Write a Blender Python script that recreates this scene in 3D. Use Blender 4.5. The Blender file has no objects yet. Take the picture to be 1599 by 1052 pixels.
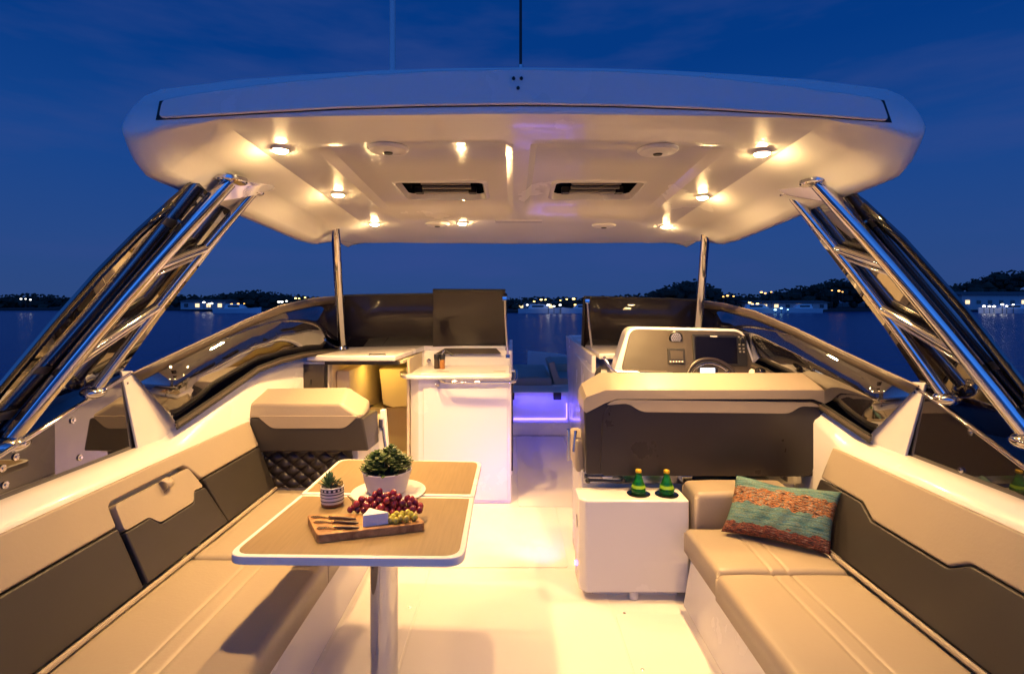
import bpy, bmesh, math, random
from mathutils import Vector, Matrix, noise as mnoise
random.seed(7)
S = bpy.context.scene
COL = S.collection
PI = math.pi
V = Vector
# ------------------------------------------------------------------ camera
F, CX, HY, CH = 830.0, 799.5, 470.0, 1.6      # focal length in photo pixels, vanishing point, eye height
cd = bpy.data.cameras.new('camera')
cam = bpy.data.objects.new('camera', cd); COL.objects.link(cam)
cam.location = (0, 0, CH); cam.rotation_euler = (PI/2, 0, 0)
cd.sensor_width = 36; cd.lens = 36*F/1599; cd.shift_y = (HY-526)/1599
cd.clip_start = 0.05; cd.clip_end = 4000
S.camera = cam
# ------------------------------------------------------------------ world: dusk sky, brighter towards the afterglow astern
W = bpy.data.worlds.new('World'); S.world = W; W.use_nodes = True
nt = W.node_tree; nt.nodes.clear(); N = nt.nodes.new; L = nt.links.new
out = N('ShaderNodeOutputWorld'); bg = N('ShaderNodeBackground'); L(bg.outputs[0], out.inputs[0])
tc = N('ShaderNodeTexCoord'); sx = N('ShaderNodeSeparateXYZ'); L(tc.outputs['Generated'], sx.inputs[0])
rp = N('ShaderNodeValToRGB'); L(sx.outputs['Z'], rp.inputs[0])
cr = rp.color_ramp; cr.elements[0].position = 0.0; cr.elements[0].color = (.026, .066, .215, 1)
cr.elements[1].position = 1.0; cr.elements[1].color = (.001, .028, .17, 1)
for p, c in ((.10, (.020, .066, .245)), (.24, (.0075, .058, .262)), (.40, (.0012, .040, .225))):
    e = cr.elements.new(p); e.color = (*c, 1)
mp = N('ShaderNodeMapping'); mp.inputs['Scale'].default_value = (1.6, 1.0, 7.0); mp.inputs['Rotation'].default_value = (.05, .14, 0)
L(tc.outputs['Generated'], mp.inputs[0])
nz = N('ShaderNodeTexNoise'); nz.inputs['Scale'].default_value = 1.7; nz.inputs['Detail'].default_value = 5; nz.inputs['Roughness'].default_value = .55
L(mp.outputs[0], nz.inputs[0])
cl = N('ShaderNodeMapRange'); cl.inputs[1].default_value = .46; cl.inputs[2].default_value = .78; L(nz.outputs[0], cl.inputs[0])
mx = N('ShaderNodeMix'); mx.data_type = 'RGBA'; mx.inputs[7].default_value = (.034, .068, .255, 1)
ml = N('ShaderNodeMath'); ml.operation = 'MULTIPLY'; ml.inputs[1].default_value = .75; L(cl.outputs[0], ml.inputs[0])
L(ml.outputs[0], mx.inputs[0]); L(rp.outputs[0], mx.inputs[6])
bk = N('ShaderNodeMapRange'); bk.inputs[1].default_value = .15; bk.inputs[2].default_value = -1.0; L(sx.outputs['Y'], bk.inputs[0])
mb_ = N('ShaderNodeMix'); mb_.data_type = 'RGBA'; mb_.inputs[7].default_value = (.062, .30, 1.2, 1)
zk = N('ShaderNodeMapRange'); zk.inputs[1].default_value = .05; zk.inputs[2].default_value = .5; zk.inputs[3].default_value = 1; zk.inputs[4].default_value = .3; L(sx.outputs['Z'], zk.inputs[0])
bz = N('ShaderNodeMath'); bz.operation = 'MULTIPLY'; L(bk.outputs[0], bz.inputs[0]); L(zk.outputs[0], bz.inputs[1])
L(bz.outputs[0], mb_.inputs[0]); L(mx.outputs[2], mb_.inputs[6]); L(mb_.outputs[2], bg.inputs['Color'])
bg.inputs['Strength'].default_value = 1.0
S.view_settings.view_transform = 'Standard'; S.view_settings.look = 'None'; S.view_settings.exposure = 0; S.view_settings.gamma = 1
S.cycles.use_denoising = True
S.cycles.max_bounces = 10; S.cycles.diffuse_bounces = 8; S.cycles.glossy_bounces = 5; S.cycles.transparent_max_bounces = 10
S.cycles.sample_clamp_indirect = 6.0
S.cycles.caustics_reflective = False; S.cycles.caustics_refractive = False
LAMP = (1.0, .57, .205)
LAMP_W = 44.0
LAMP_SPREAD = math.radians(116)
PURPLE = (.07, .055, 1.0)
# ------------------------------------------------------------------ picture ray -> place
def at(px, py, Y):
    s = Y/F; return V(((px-CX)*s, Y, CH-(py-HY)*s))
def onz(px, py, z):
    s = (CH-z)/(py-HY); return V(((px-CX)*s, s*F, z))
def onx(px, py, x):
    s = x/(px-CX); return V((x, s*F, CH-(py-HY)*s))
def onpl(px, py, p, n):
    d = V(((px-CX)/F, 1, -(py-HY)/F)); o = V((0, 0, CH))
    return o + d*((V(p)-o).dot(n)/d.dot(n))
# ------------------------------------------------------------------ materials
def new_mat(name):
    m = bpy.data.materials.new(name); m.use_nodes = True
    t = m.node_tree; b = t.nodes['Principled BSDF']; return m, t, b
def mat(name, col, rough=.5, metal=0, coat=0, bump=0, bscale=200, var=0, vscale=6, spec=None, rvar=0):
    m, t, b = new_mat(name); n = t.nodes.new; l = t.links.new
    b.inputs['Base Color'].default_value = (*col, 1); b.inputs['Roughness'].default_value = rough
    b.inputs['Metallic'].default_value = metal
    if coat: b.inputs['Coat Weight'].default_value = coat; b.inputs['Coat Roughness'].default_value = .04
    if spec is not None: b.inputs['Specular IOR Level'].default_value = spec
    if bump or var or rvar:
        c = n('ShaderNodeTexCoord')
    if var or rvar:
        z = n('ShaderNodeTexNoise'); z.inputs['Scale'].default_value = vscale; z.inputs['Detail'].default_value = 6
        l(c.outputs['Object'], z.inputs[0])
    if var:
        x = n('ShaderNodeMix'); x.data_type = 'RGBA'
        x.inputs[6].default_value = (*[v*(1-var) for v in col], 1); x.inputs[7].default_value = (*[min(1, v*(1+var)) for v in col], 1)
        l(z.outputs[0], x.inputs[0]); l(x.outputs[2], b.inputs['Base Color'])
    if rvar:
        r = n('ShaderNodeMapRange'); r.inputs[1].default_value = .3; r.inputs[2].default_value = .7
        r.inputs[3].default_value = max(0, rough-rvar); r.inputs[4].default_value = rough+rvar
        l(z.outputs[0], r.inputs[0]); l(r.outputs[0], b.inputs['Roughness'])
    if bump:
        z2 = n('ShaderNodeTexNoise'); z2.inputs['Scale'].default_value = bscale; z2.inputs['Detail'].default_value = 3
        l(c.outputs['Object'], z2.inputs[0])
        u = n('ShaderNodeBump'); u.inputs['Strength'].default_value = bump; u.inputs['Distance'].default_value = .004
        l(z2.outputs[0], u.inputs['Height']); l(u.outputs[0], b.inputs['Normal'])
    return m
def emit(name, col, st):
    m, t, b = new_mat(name)
    b.inputs['Base Color'].default_value = (*[min(.8, c) for c in col], 1)
    b.inputs['Emission Color'].default_value = (*col, 1); b.inputs['Emission Strength'].default_value = st
    return m
def glass(name, tint, ior=1.5, rough=0.0, body=0.0, bodycol=(.01, .01, .012), gain=1.0):
    """thin tinted sheet: lets a tinted view through, mirrors by angle"""
    m = bpy.data.materials.new(name); m.use_nodes = True; t = m.node_tree; t.nodes.clear(); n = t.nodes.new; l = t.links.new
    o = n('ShaderNodeOutputMaterial'); tr = n('ShaderNodeBsdfTransparent'); tr.inputs[0].default_value = (*tint, 1)
    df = n('ShaderNodeBsdfDiffuse'); df.inputs[0].default_value = (*bodycol, 1)
    m1 = n('ShaderNodeMixShader'); m1.inputs[0].default_value = body; l(tr.outputs[0], m1.inputs[1]); l(df.outputs[0], m1.inputs[2])
    gl = n('ShaderNodeBsdfGlossy'); gl.inputs['Roughness'].default_value = rough; gl.inputs[0].default_value = (.95, .95, .95, 1)
    fr = n('ShaderNodeFresnel'); fr.inputs[0].default_value = ior
    ge = n('ShaderNodeNewGeometry')
    # same mirror strength on both faces of the sheet
    mxn = n('ShaderNodeMath'); mxn.operation = 'MULTIPLY'; mxn.inputs[1].default_value = gain; mxn.use_clamp = True; 
    lw = n('ShaderNodeLayerWeight'); lw.inputs[0].default_value = .5
    f0 = ((ior-1)/(ior+1))**2
    pw = n('ShaderNodeMath'); pw.operation = 'POWER'; pw.inputs[1].default_value = 4.0; l(lw.outputs['Facing'], pw.inputs[0])
    sc = n('ShaderNodeMath'); sc.operation = 'MULTIPLY_ADD'; sc.inputs[1].default_value = 1-f0; sc.inputs[2].default_value = f0
    l(pw.outputs[0], sc.inputs[0]); l(sc.outputs[0], mxn.inputs[0])
    m2 = n('ShaderNodeMixShader'); l(mxn.outputs[0], m2.inputs[0]); l(m1.outputs[0], m2.inputs[1]); l(gl.outputs[0], m2.inputs[2])
    l(m2.outputs[0], o.inputs[0]); t.nodes.remove(fr); t.nodes.remove(ge)
    return m
M = {}
M['gel'] = mat('white_gelcoat', (.80, .775, .74), .24, coat=.35, rvar=.06, vscale=2.5, bump=.015, bscale=9)
M['gel_liner'] = mat('glossy_liner_gelcoat', (.87, .845, .80), .24, coat=.45, rvar=.05, vscale=1.5, bump=.02, bscale=4)
M['nonskid'] = mat('nonskid_deck', (.73, .70, .68), .42, bump=.25, bscale=420, var=.03, vscale=3)
M['beige'] = mat('beige_vinyl', (.34, .285, .215), .42, bump=.16, bscale=75, var=.03, vscale=5, rvar=.05)
M['taupe'] = mat('taupe_vinyl', (.033, .029, .0265), .40, bump=.12, bscale=500, var=.06, vscale=5, rvar=.06)
M['dark'] = mat('charcoal_vinyl', (.024, .019, .018), .34, bump=.08, bscale=500, var=.08, vscale=6, rvar=.08)
M['chrome'] = mat('polished_steel', (.74, .73, .71), .06, 1, rvar=.03, vscale=12)
M['steel'] = mat('brushed_steel', (.6, .58, .55), .25, 1)
M['black'] = mat('black_plastic', (.012, .012, .013), .35)
M['blackgloss'] = mat('black_gloss', (.006, .006, .007), .08, coat=.5)
M['rubber'] = mat('black_rubber', (.010, .009, .009), .6)
M['trim'] = mat('brown_trim', (.075, .058, .046), .4)
M['liner_dark'] = mat('hatch_shadow_box', (.02, .018, .017), .6)
M['greyplastic'] = mat('grey_plastic', (.25, .235, .22), .4)
M['whiteplastic'] = mat('white_plastic', (.78, .76, .74), .3)
M['panel'] = mat('taupe_dash_panel', (.052, .042, .033), .36, bump=.05, bscale=300, var=.1, vscale=8, rvar=.08)
M['screen'] = mat('dark_screen', (.004, .004, .010), .12, spec=.15)
M['wscreen'] = glass('windscreen_glass', (.03, .03, .036), 1.5, body=.6, bodycol=(.040, .033, .034), gain=.5)
M['doorglass'] = glass('folded_door_glass', (.45, .45, .47), 1.5, gain=.45)
M['sideglass'] = glass('side_glass', (.20, .20, .23), 2.1, body=.35, bodycol=(.02, .017, .015), gain=1.9)
M['archglass'] = glass('arch_smoked_glass', (.03, .03, .03), 2.2, body=.95, bodycol=(.006, .005, .005), gain=1.6)
M['acrylic'] = glass('smoked_acrylic', (.05, .05, .05), 2.4, body=.85, bodycol=(.02, .016, .014), gain=1.05)
M['lens'] = emit('lit_lamp_lens', (1, .64, .26), 700)
M['led'] = emit('purple_led_strip', (.22, .13, 1.0), 6)
M['dial'] = emit('lit_wheel_display', (.55, .7, 1.0), 1.0)
M['wax'] = mat('cheese_rind', (.80, .78, .74), .6, bump=.3, bscale=160)
M['grape_red'] = mat('red_grape_skin', (.30, .028, .034), .22, coat=.25, var=.35, vscale=25)
M['grape_green'] = mat('green_grape_skin', (.36, .36, .045), .22, coat=.25, var=.15, vscale=25)
M['stem'] = mat('grape_stem', (.10, .09, .03), .6)
M['gold'] = mat('gold_metal', (.75, .5, .18), .22, 1)
M['darkwood'] = mat('dark_handle', (.05, .022, .01), .4)
M['leaf'] = mat('succulent_leaf', (.050, .085, .022), .38, var=.45, vscale=18)
M['leaf2'] = mat('spiky_leaf', (.045, .10, .045), .4, var=.3, vscale=40)
M['moss'] = mat('brown_moss', (.16, .12, .04), .8, var=.4, vscale=80)
M['pot'] = mat('white_ceramic', (.66, .63, .62), .35, bump=.04, bscale=60)
M['soil'] = mat('soil', (.03, .02, .012), .9, bump=.5, bscale=150)
M['label'] = mat('green_label', (.27, .50, .02), .4)
M['cap'] = mat('yellow_cap', (.72, .46, .03), .35, metal=.3)
M['pepper'] = mat('peppercorns', (.05, .03, .02), .6, bump=.8, bscale=300, var=.8, vscale=240)
M['salt'] = mat('orange_spice', (.45, .20, .05), .6, bump=.8, bscale=300, var=.7, vscale=240)
M['hullm'] = mat('hull_gelcoat', (.6, .6, .62), .2, coat=.4)
M['lamprim'] = mat('lamp_rim', (.85, .83, .79), .3)
M['cabinin'] = mat('cabin_lining', (.66, .56, .36), .5, var=.06, vscale=4)
# bottle glass
m, t, b = new_mat('green_bottle_glass'); M['bottle'] = m
b.inputs['Base Color'].default_value = (.02, .40, .035, 1); b.inputs['Roughness'].default_value = .04
b.inputs['Transmission Weight'].default_value = .75; b.inputs['IOR'].default_value = 1.45
# table laminate
def wood(name, c1, c2, scale, rough, coat, yscale=.12, dist=.6):
    m, t, b = new_mat(name); n = t.nodes.new; l = t.links.new
    c = n('ShaderNodeTexCoord'); p = n('ShaderNodeMapping'); p.inputs['Scale'].default_value = (1, yscale, 1); l(c.outputs['Object'], p.inputs[0])
    z = n('ShaderNodeTexNoise'); z.inputs['Scale'].default_value = scale; z.inputs['Detail'].default_value = 8; z.inputs['Distortion'].default_value = dist; l(p.outputs[0], z.inputs[0])
    r = n('ShaderNodeValToRGB'); r.color_ramp.elements[0].position = .32; r.color_ramp.elements[1].position = .68
    r.color_ramp.elements[0].color = (*c1, 1); r.color_ramp.elements[1].color = (*c2, 1); l(z.outputs[0], r.inputs[0])
    l(r.outputs[0], b.inputs['Base Color']); b.inputs['Roughness'].default_value = rough; b.inputs['Coat Weight'].default_value = coat
    u = n('ShaderNodeBump'); u.inputs['Strength'].default_value = .05; u.inputs['Distance'].default_value = .003; l(z.outputs[0], u.inputs['Height']); l(u.outputs[0], b.inputs['Normal'])
    return m
M['tablewood'] = wood('pale_oak_laminate', (.205, .148, .072), (.245, .178, .09), 90, .36, .15, .06, .15)
M['boardwood'] = wood('acacia_board', (.22, .10, .03), (.50, .28, .10), 26, .45, .1, yscale=1)
# striped pot
m, t, b = new_mat('patterned_ceramic'); n = t.nodes.new; l = t.links.new; M['stripes'] = m
c = n('ShaderNodeTexCoord'); q = n('ShaderNodeSeparateXYZ'); l(c.outputs['Object'], q.inputs[0])
r = n('ShaderNodeValToRGB'); r.color_ramp.interpolation = 'CONSTANT'; cr = r.color_ramp
mr = n('ShaderNodeMapRange'); mr.inputs[1].default_value = 0; mr.inputs[2].default_value = .1; l(q.outputs['Z'], mr.inputs[0]); l(mr.outputs[0], r.inputs[0])
wh, dk, tc_ = (.72, .68, .62, 1), (.03, .03, .035, 1), (.20, .075, .035, 1)
cr.elements[0].position = 0; cr.elements[0].color = tc_; cr.elements[1].position = .16; cr.elements[1].color = wh
for p_, c_ in ((.26, dk), (.31, wh), (.42, dk), (.46, wh), (.55, dk), (.60, wh), (.66, dk), (.80, wh), (.86, dk), (.90, wh)):
    e = cr.elements.new(p_); e.color = c_
at_ = n('ShaderNodeMath'); at_.operation = 'ARCTAN2'; l(q.outputs['Y'], at_.inputs[0]); l(q.outputs['X'], at_.inputs[1])
wv = n('ShaderNodeMath'); wv.operation = 'MULTIPLY'; wv.inputs[1].default_value = 16; l(at_.outputs[0], wv.inputs[0])
sn = n('ShaderNodeMath'); sn.operation = 'SINE'; l(wv.outputs[0], sn.inputs[0])
gt = n('ShaderNodeMath'); gt.operation = 'GREATER_THAN'; gt.inputs[1].default_value = .1; l(sn.outputs[0], gt.inputs[0])
ba = n('ShaderNodeMath'); ba.operation = 'COMPARE'; ba.inputs[1].default_value = .73; ba.inputs[2].default_value = .045; l(mr.outputs[0], ba.inputs[0])
an = n('ShaderNodeMath'); an.operation = 'MULTIPLY'; l(gt.outputs[0], an.inputs[0]); l(ba.outputs[0], an.inputs[1])
x = n('ShaderNodeMix'); x.data_type = 'RGBA'; x.inputs[7].default_value = wh; l(an.outputs[0], x.inputs[0]); l(r.outputs[0], x.inputs[6])
l(x.outputs[2], b.inputs['Base Color']); b.inputs['Roughness'].default_value = .4
# pillow weave
m, t, b = new_mat('woven_stripe_fabric'); n = t.nodes.new; l = t.links.new; M['weave'] = m
uv = n('ShaderNodeUVMap'); uv.uv_map = 'UVMap'; q = n('ShaderNodeSeparateXYZ'); l(uv.outputs[0], q.inputs[0])
def nz_(sc, det, kx, ky):
    p = n('ShaderNodeMapping'); p.inputs['Scale'].default_value = (kx, ky, 1); l(uv.outputs[0], p.inputs[0])
    z = n('ShaderNodeTexNoise'); z.inputs['Scale'].default_value = sc; z.inputs['Detail'].default_value = det; l(p.outputs[0], z.inputs[0]); return z
zf, zs, zt, zw = nz_(1, 4, 15, 62), nz_(1, 5, 4, 48), nz_(1, 4, 3, 9), nz_(1, 6, 9, 14.0)
def ramp(src, els, const=False):
    r = n('ShaderNodeValToRGB'); l(src, r.inputs[0]); c = r.color_ramp
    if const: c.interpolation = 'CONSTANT'
    c.elements[0].position, c.elements[0].color = els[0][0], (*els[0][1], 1); c.elements[1].position, c.elements[1].color = els[1][0], (*els[1][1], 1)
    for p, k in els[2:]: e = c.elements.new(p); e.color = (*k, 1)
    return r
teal = ramp(zs.outputs[0], [(.30, (.010, .035, .06)), (.72, (.24, .25, .13)), (.40, (.015, .09, .12)), (.46, (.10, .13, .07)), (.51, (.03, .15, .19)), (.56, (.15, .19, .11)), (.61, (.02, .10, .19)), (.66, (.10, .22, .20))])
orange = ramp(zf.outputs[0], [(.30, (.012, .008, .010)), (.70, (.42, .38, .34)), (.44, (.02, .010, .010)), (.47, (.32, .09, .02)), (.51, (.36, .17, .05)), (.54, (.03, .012, .012)), (.575, (.13, .22, .21)), (.60, (.05, .02, .02)), (.63, (.34, .13, .03))])
rust = ramp(zf.outputs[0], [(.30, (.015, .010, .014)), (.72, (.30, .24, .20)), (.46, (.05, .02, .02)), (.52, (.25, .06, .025)), (.56, (.02, .012, .016)), (.62, (.20, .10, .06))])
vv = n('ShaderNodeMath'); vv.operation = 'MULTIPLY_ADD'; vv.inputs[1].default_value = .22; l(zw.outputs[0], vv.inputs[0]); l(q.outputs['Y'], vv.inputs[2])
band = ramp(vv.outputs[0], [(0, (0, 0, 0)), (.29, (1, 0, 0)), (.61, (0, 1, 0)), (.90, (1, 0, 0))], True)
bs = n('ShaderNodeSeparateColor'); l(band.outputs[0], bs.inputs[0])
xa = n('ShaderNodeMix'); xa.data_type = 'RGBA'; l(bs.outputs[0], xa.inputs[0]); l(rust.outputs[0], xa.inputs[6]); l(teal.outputs[0], xa.inputs[7])
xb = n('ShaderNodeMix'); xb.data_type = 'RGBA'; l(bs.outputs[1], xb.inputs[0]); l(xa.outputs[2], xb.inputs[6]); l(orange.outputs[0], xb.inputs[7])
zth = nz_(1, 2, 60, 190); thr = n('ShaderNodeMapRange'); thr.inputs[1].default_value = .3; thr.inputs[2].default_value = .7; thr.inputs[3].default_value = .55; thr.inputs[4].default_value = 1.8; l(zth.outputs[0], thr.inputs[0])
xt = n('ShaderNodeMix'); xt.data_type = 'RGBA'; xt.blend_type = 'MULTIPLY'; xt.inputs[0].default_value = 1; l(xb.outputs[2], xt.inputs[6]); l(thr.outputs[0], xt.inputs[7])
l(xt.outputs[2], b.inputs['Base Color']); b.inputs['Roughness'].default_value = .85
u = n('ShaderNodeBump'); u.inputs['Strength'].default_value = .6; u.inputs['Distance'].default_value = .004; l(zf.outputs[0], u.inputs['Height']); l(u.outputs[0], b.inputs['Normal'])
for gm, c2 in (('grape_red', (.11, .012, .03, 1)), ('grape_green', (.42, .34, .06, 1))):
    t = M[gm].node_tree; b = t.nodes['Principled BSDF']; oi = t.nodes.new('ShaderNodeObjectInfo'); src = b.inputs['Base Color'].links[0].from_socket
    xg = t.nodes.new('ShaderNodeMix'); xg.data_type = 'RGBA'; xg.inputs[7].default_value = c2
    t.links.new(oi.outputs['Random'], xg.inputs[0]); t.links.new(src, xg.inputs[6]); t.links.new(xg.outputs[2], b.inputs['Base Color'])
# water
m, t, b = new_mat('water'); n = t.nodes.new; l = t.links.new; M['water'] = m
b.inputs['Base Color'].default_value = (.0, .05, .20, 1); b.inputs['Roughness'].default_value = .25; b.inputs['IOR'].default_value = 1.33; b.inputs['Specular IOR Level'].default_value = .16
c = n('ShaderNodeTexCoord'); p = n('ShaderNodeMapping'); p.inputs['Scale'].default_value = (.35, 1.1, 1); l(c.outputs['Object'], p.inputs[0])
z = n('ShaderNodeTexNoise'); z.inputs['Scale'].default_value = .9; z.inputs['Detail'].default_value = 6; z.inputs['Roughness'].default_value = .6; l(p.outputs[0], z.inputs[0])
u = n('ShaderNodeBump'); u.inputs['Strength'].default_value = .7; u.inputs['Distance'].default_value = .16; l(z.outputs[0], u.inputs['Height']); l(u.outputs[0], b.inputs['Normal'])
M['treedark'] = mat('night_foliage', (.030, .038, .022), .8, var=.5, vscale=.6)
M['house'] = mat('pale_house_wall', (.42, .44, .44), .7)
M['roofm'] = mat('house_roof', (.10, .09, .09), .7)
M['shore'] = mat('shore_ground', (.04, .04, .035), .9)
# ------------------------------------------------------------------ mesh helpers
ORG = {}
class MB:
    def __init__(s): s.bm = bmesh.new()
    def face(s, vs):
        try: return s.bm.faces.new(vs)
        except ValueError: return None
    def prism(s, pts, vec, scale_back=1.0):
        pts = [V(p) for p in pts]; vec = V(vec); c = sum(pts, V((0, 0, 0)))/len(pts)
        a = [s.bm.verts.new(p) for p in pts]; b = [s.bm.verts.new(c+(p-c)*scale_back+vec) for p in pts]
        s.face(a); s.face(b[::-1]); n = len(a)
        for i in range(n): s.face([a[i], b[i], b[(i+1) % n], a[(i+1) % n]])
        return s
    def box(s, x0, x1, y0, y1, z0, z1):
        return s.prism([(x0, y0, z0), (x1, y0, z0), (x1, y1, z0), (x0, y1, z0)], (0, 0, z1-z0))
    def loft(s, rings, caps=True, closed=True):
        R = [[s.bm.verts.new(p) for p in r] for r in rings]; n = len(R[0])
        for a, b in zip(R, R[1:]):
            for i in range(n if closed else n-1): s.face([a[i], a[(i+1) % n], b[(i+1) % n], b[i]])
        if caps and closed: s.face(R[0][::-1]); s.face(R[-1])
        return s
    def tube(s, path, r, seg=14, closed=False, radii=None):
        path = [V(p) for p in path]; n = len(path); rings = []; up = None
        for i, p in enumerate(path):
            if closed: d = path[(i+1) % n]-path[i-1]
            else: d = path[min(i+1, n-1)]-path[max(i-1, 0)]
            d.normalize()
            if up is None:
                up = V((0, 0, 1)) if abs(d.z) < .9 else V((1, 0, 0))
            u = (up-d*up.dot(d)).normalized(); w = d.cross(u); up = u
            rr = radii[i] if radii else r
            rings.append([p+(u*math.cos(2*PI*k/seg)+w*math.sin(2*PI*k/seg))*rr for k in range(seg)])
        if closed: rings.append(rings[0])
        return s.loft(rings, caps=not closed)
    def lathe(s, prof, c, seg=32, mtx=None):
        c = V(c); rings = []
        for r, z in prof:
            ring = [V((max(r, 1e-5)*math.cos(2*PI*k/seg), max(r, 1e-5)*math.sin(2*PI*k/seg), z)) for k in range(seg)]
            rings.append([c+(mtx @ p if mtx else p) for p in ring])
        return s.loft(rings)
    def ball(s, c, r, seg=12, rings=8, sc=(1, 1, 1), mtx=None):
        return s.lathe([(math.sin(PI*i/rings)*r, -math.cos(PI*i/rings)*r) for i in range(rings+1)], c, seg, (mtx or Matrix.Identity(3)) @ Matrix.Diagonal(sc))
    def grid(s, fn, us, vs, both=None):
        G = [[s.bm.verts.new(fn(u, v)) for u in us] for v in vs]
        for j in range(len(vs)-1):
            for i in range(len(us)-1): s.face([G[j][i], G[j][i+1], G[j+1][i+1], G[j+1][i]])
        return G
    def build(s, name, m, parent=None, bevel=0, seg=3, solid=0, angle=38, loc=None, merge=True, offset=0.0, sub=0, flat=False):
        bm = s.bm
        if merge: bmesh.ops.remove_doubles(bm, verts=bm.verts, dist=2e-5)
        bmesh.ops.recalc_face_normals(bm, faces=bm.faces)
        if parent is not None: off = ORG[parent.name]
        elif loc is not None: off = V(loc)
        else:
            cs = [v.co for v in bm.verts]
            off = V(((min(c.x for c in cs)+max(c.x for c in cs))/2, (min(c.y for c in cs)+max(c.y for c in cs))/2, min(c.z for c in cs)))
        for v in bm.verts: v.co -= off
        me = bpy.data.meshes.new(name); bm.to_mesh(me); bm.free()
        me.materials.append(M[m] if isinstance(m, str) else m)
        for p in me.polygons: p.use_smooth = not (solid or flat)
        o = bpy.data.objects.new(name, me); COL.objects.link(o); ORG[o.name] = off
        if parent is not None: o.parent = parent
        else: o.location = off
        if solid:
            md = o.modifiers.new('thick', 'SOLIDIFY'); md.thickness = solid; md.offset = offset
        if bevel:
            md = o.modifiers.new('edge', 'BEVEL'); md.width = bevel; md.segments = seg; md.limit_method = 'ANGLE'; md.angle_limit = math.radians(28); md.miter_outer = 'MITER_ARC'
            wn = o.modifiers.new('wn', 'WEIGHTED_NORMAL'); wn.keep_sharp = True
        elif sub:
            md = o.modifiers.new('sub', 'SUBSURF'); md.levels = sub; md.render_levels = sub
        else: me.set_sharp_from_angle(angle=math.radians(angle))
        return o
def tag(o, label=None, cat=None, group=None, kind=None):
    if label: o['label'] = label
    if cat: o['category'] = cat
    if group: o['group'] = group
    if kind: o['kind'] = kind
    return o
def thing(name, loc, label, cat, group=None):
    o = bpy.data.objects.new(name, None); COL.objects.link(o); o.empty_display_size = .1
    o.location = loc; ORG[o.name] = V(loc); return tag(o, label, cat, group)
def dup(o, parent=None, move=None):
    c = o.copy(); COL.objects.link(c)
    if parent is not None: c.parent = parent
    if move is not None: c.location = o.location+V(move)
    for ch in o.children: dup(ch, c)
    return c
def area(name, loc, rot, size, power, col, parent=None, shape='DISK', size_y=None, spread=PI):
    l = bpy.data.lights.new(name, 'AREA'); l.shape = shape; l.size = size
    if size_y: l.size_y = size_y
    l.energy = power; l.color = col; l.spread = spread
    o = bpy.data.objects.new(name, l); COL.objects.link(o); o.rotation_euler = rot
    if parent is not None: o.parent = parent; o.location = V(loc)-ORG[parent.name]
    else: o.location = loc
    return o
def arc(c, r, a0, a1, n, ax=V((1, 0, 0)), ay=V((0, 0, 1))):
    return [V(c)+ax*(r*math.cos(a0+(a1-a0)*i/n))+ay*(r*math.sin(a0+(a1-a0)*i/n)) for i in range(n+1)]
def rrect(x0, x1, y0, y1, r, n=5):
    p = []
    for cx, cy, a in ((x1-r, y1-r, 0), (x0+r, y1-r, PI/2), (x0+r, y0+r, PI), (x1-r, y0+r, 1.5*PI)):
        for i in range(n+1): p.append((cx+r*math.cos(a+PI/2*i/n), cy+r*math.sin(a+PI/2*i/n)))
    return p
def smooth_poly(pts, r, n=4):
    """round the corners of a planar polygon of Vectors"""
    o = []; N_ = len(pts)
    for i, p in enumerate(pts):
        a, b = pts[i-1], pts[(i+1) % N_]; da, db = a-p, b-p
        k = min(r, da.length*.45, db.length*.45); s0 = p+da.normalized()*k; s1 = p+db.normalized()*k
        for j in range(n+1):
            t = j/n; o.append(s0*(1-t)**2+p*2*t*(1-t)+s1*t*t)
    return o
def cushion(x0, x1, y0, y1, z0, z1, r=.03, seams=(), yseams=(), puff=.008):
    b = MB(); k = [0, .08, .2, .4, .65, 1]
    xs = sorted(set([x0+r*q for q in k]+[x1-r*q for q in k]+[s+d for s in seams for d in (-.02, -.009, -.004, 0, .004, .009, .02)]+[x0+(x1-x0)*q/8 for q in range(1, 8)]))
    ys = sorted(set([y0+r*q for q in k]+[y1-r*q for q in k]+[s+d for s in yseams for d in (-.02, -.009, -.004, 0, .004, .009, .02)]+[y0+(y1-y0)*q/8 for q in range(1, 8)]))
    def fn(x, y):
        ex = max(0, r-min(x-x0, x1-x)); ey = max(0, r-min(y-y0, y1-y))
        d = math.sqrt(ex*ex+ey*ey); z = z1-r+math.sqrt(max(0, r*r-d*d))
        for s in seams: z -= .006*math.exp(-((x-s)/.005)**2)
        for s in yseams: z -= .006*math.exp(-((y-s)/.005)**2)
        z += .006*mnoise.noise(V((x*4.5, y*3.2, z0)))+.0016*mnoise.noise(V((x*13, y*10, 3+z0)))
        z += puff*math.sin(PI*(x-x0)/(x1-x0))*math.sin(PI*(y-y0)/(y1-y0))**.5 if 0 < (y-y0)/(y1-y0) < 1 else 0
        return V((x, y, z))
    G = b.grid(fn, xs, ys)
    rim = G[0][:]+[row[-1] for row in G[1:]]+G[-1][-2::-1]+[row[0] for row in G[-2:0:-1]]
    low = [b.bm.verts.new((v.co.x, v.co.y, z0)) for v in rim]; n_ = len(rim)
    for i in range(n_): b.face([rim[i], low[i], low[(i+1) % n_], rim[(i+1) % n_]])
    b.face(low[::-1])
    return b
# ================================================================== SETTING
WATER = -.75
tag(MB().prism([(-1800, -300, WATER-1), (1800, -300, WATER-1), (1800, 3500, WATER-1), (-1800, 3500, WATER-1)], (0, 0, 1)).build('water', 'water', loc=(0, 0, WATER)), kind='structure')
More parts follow.
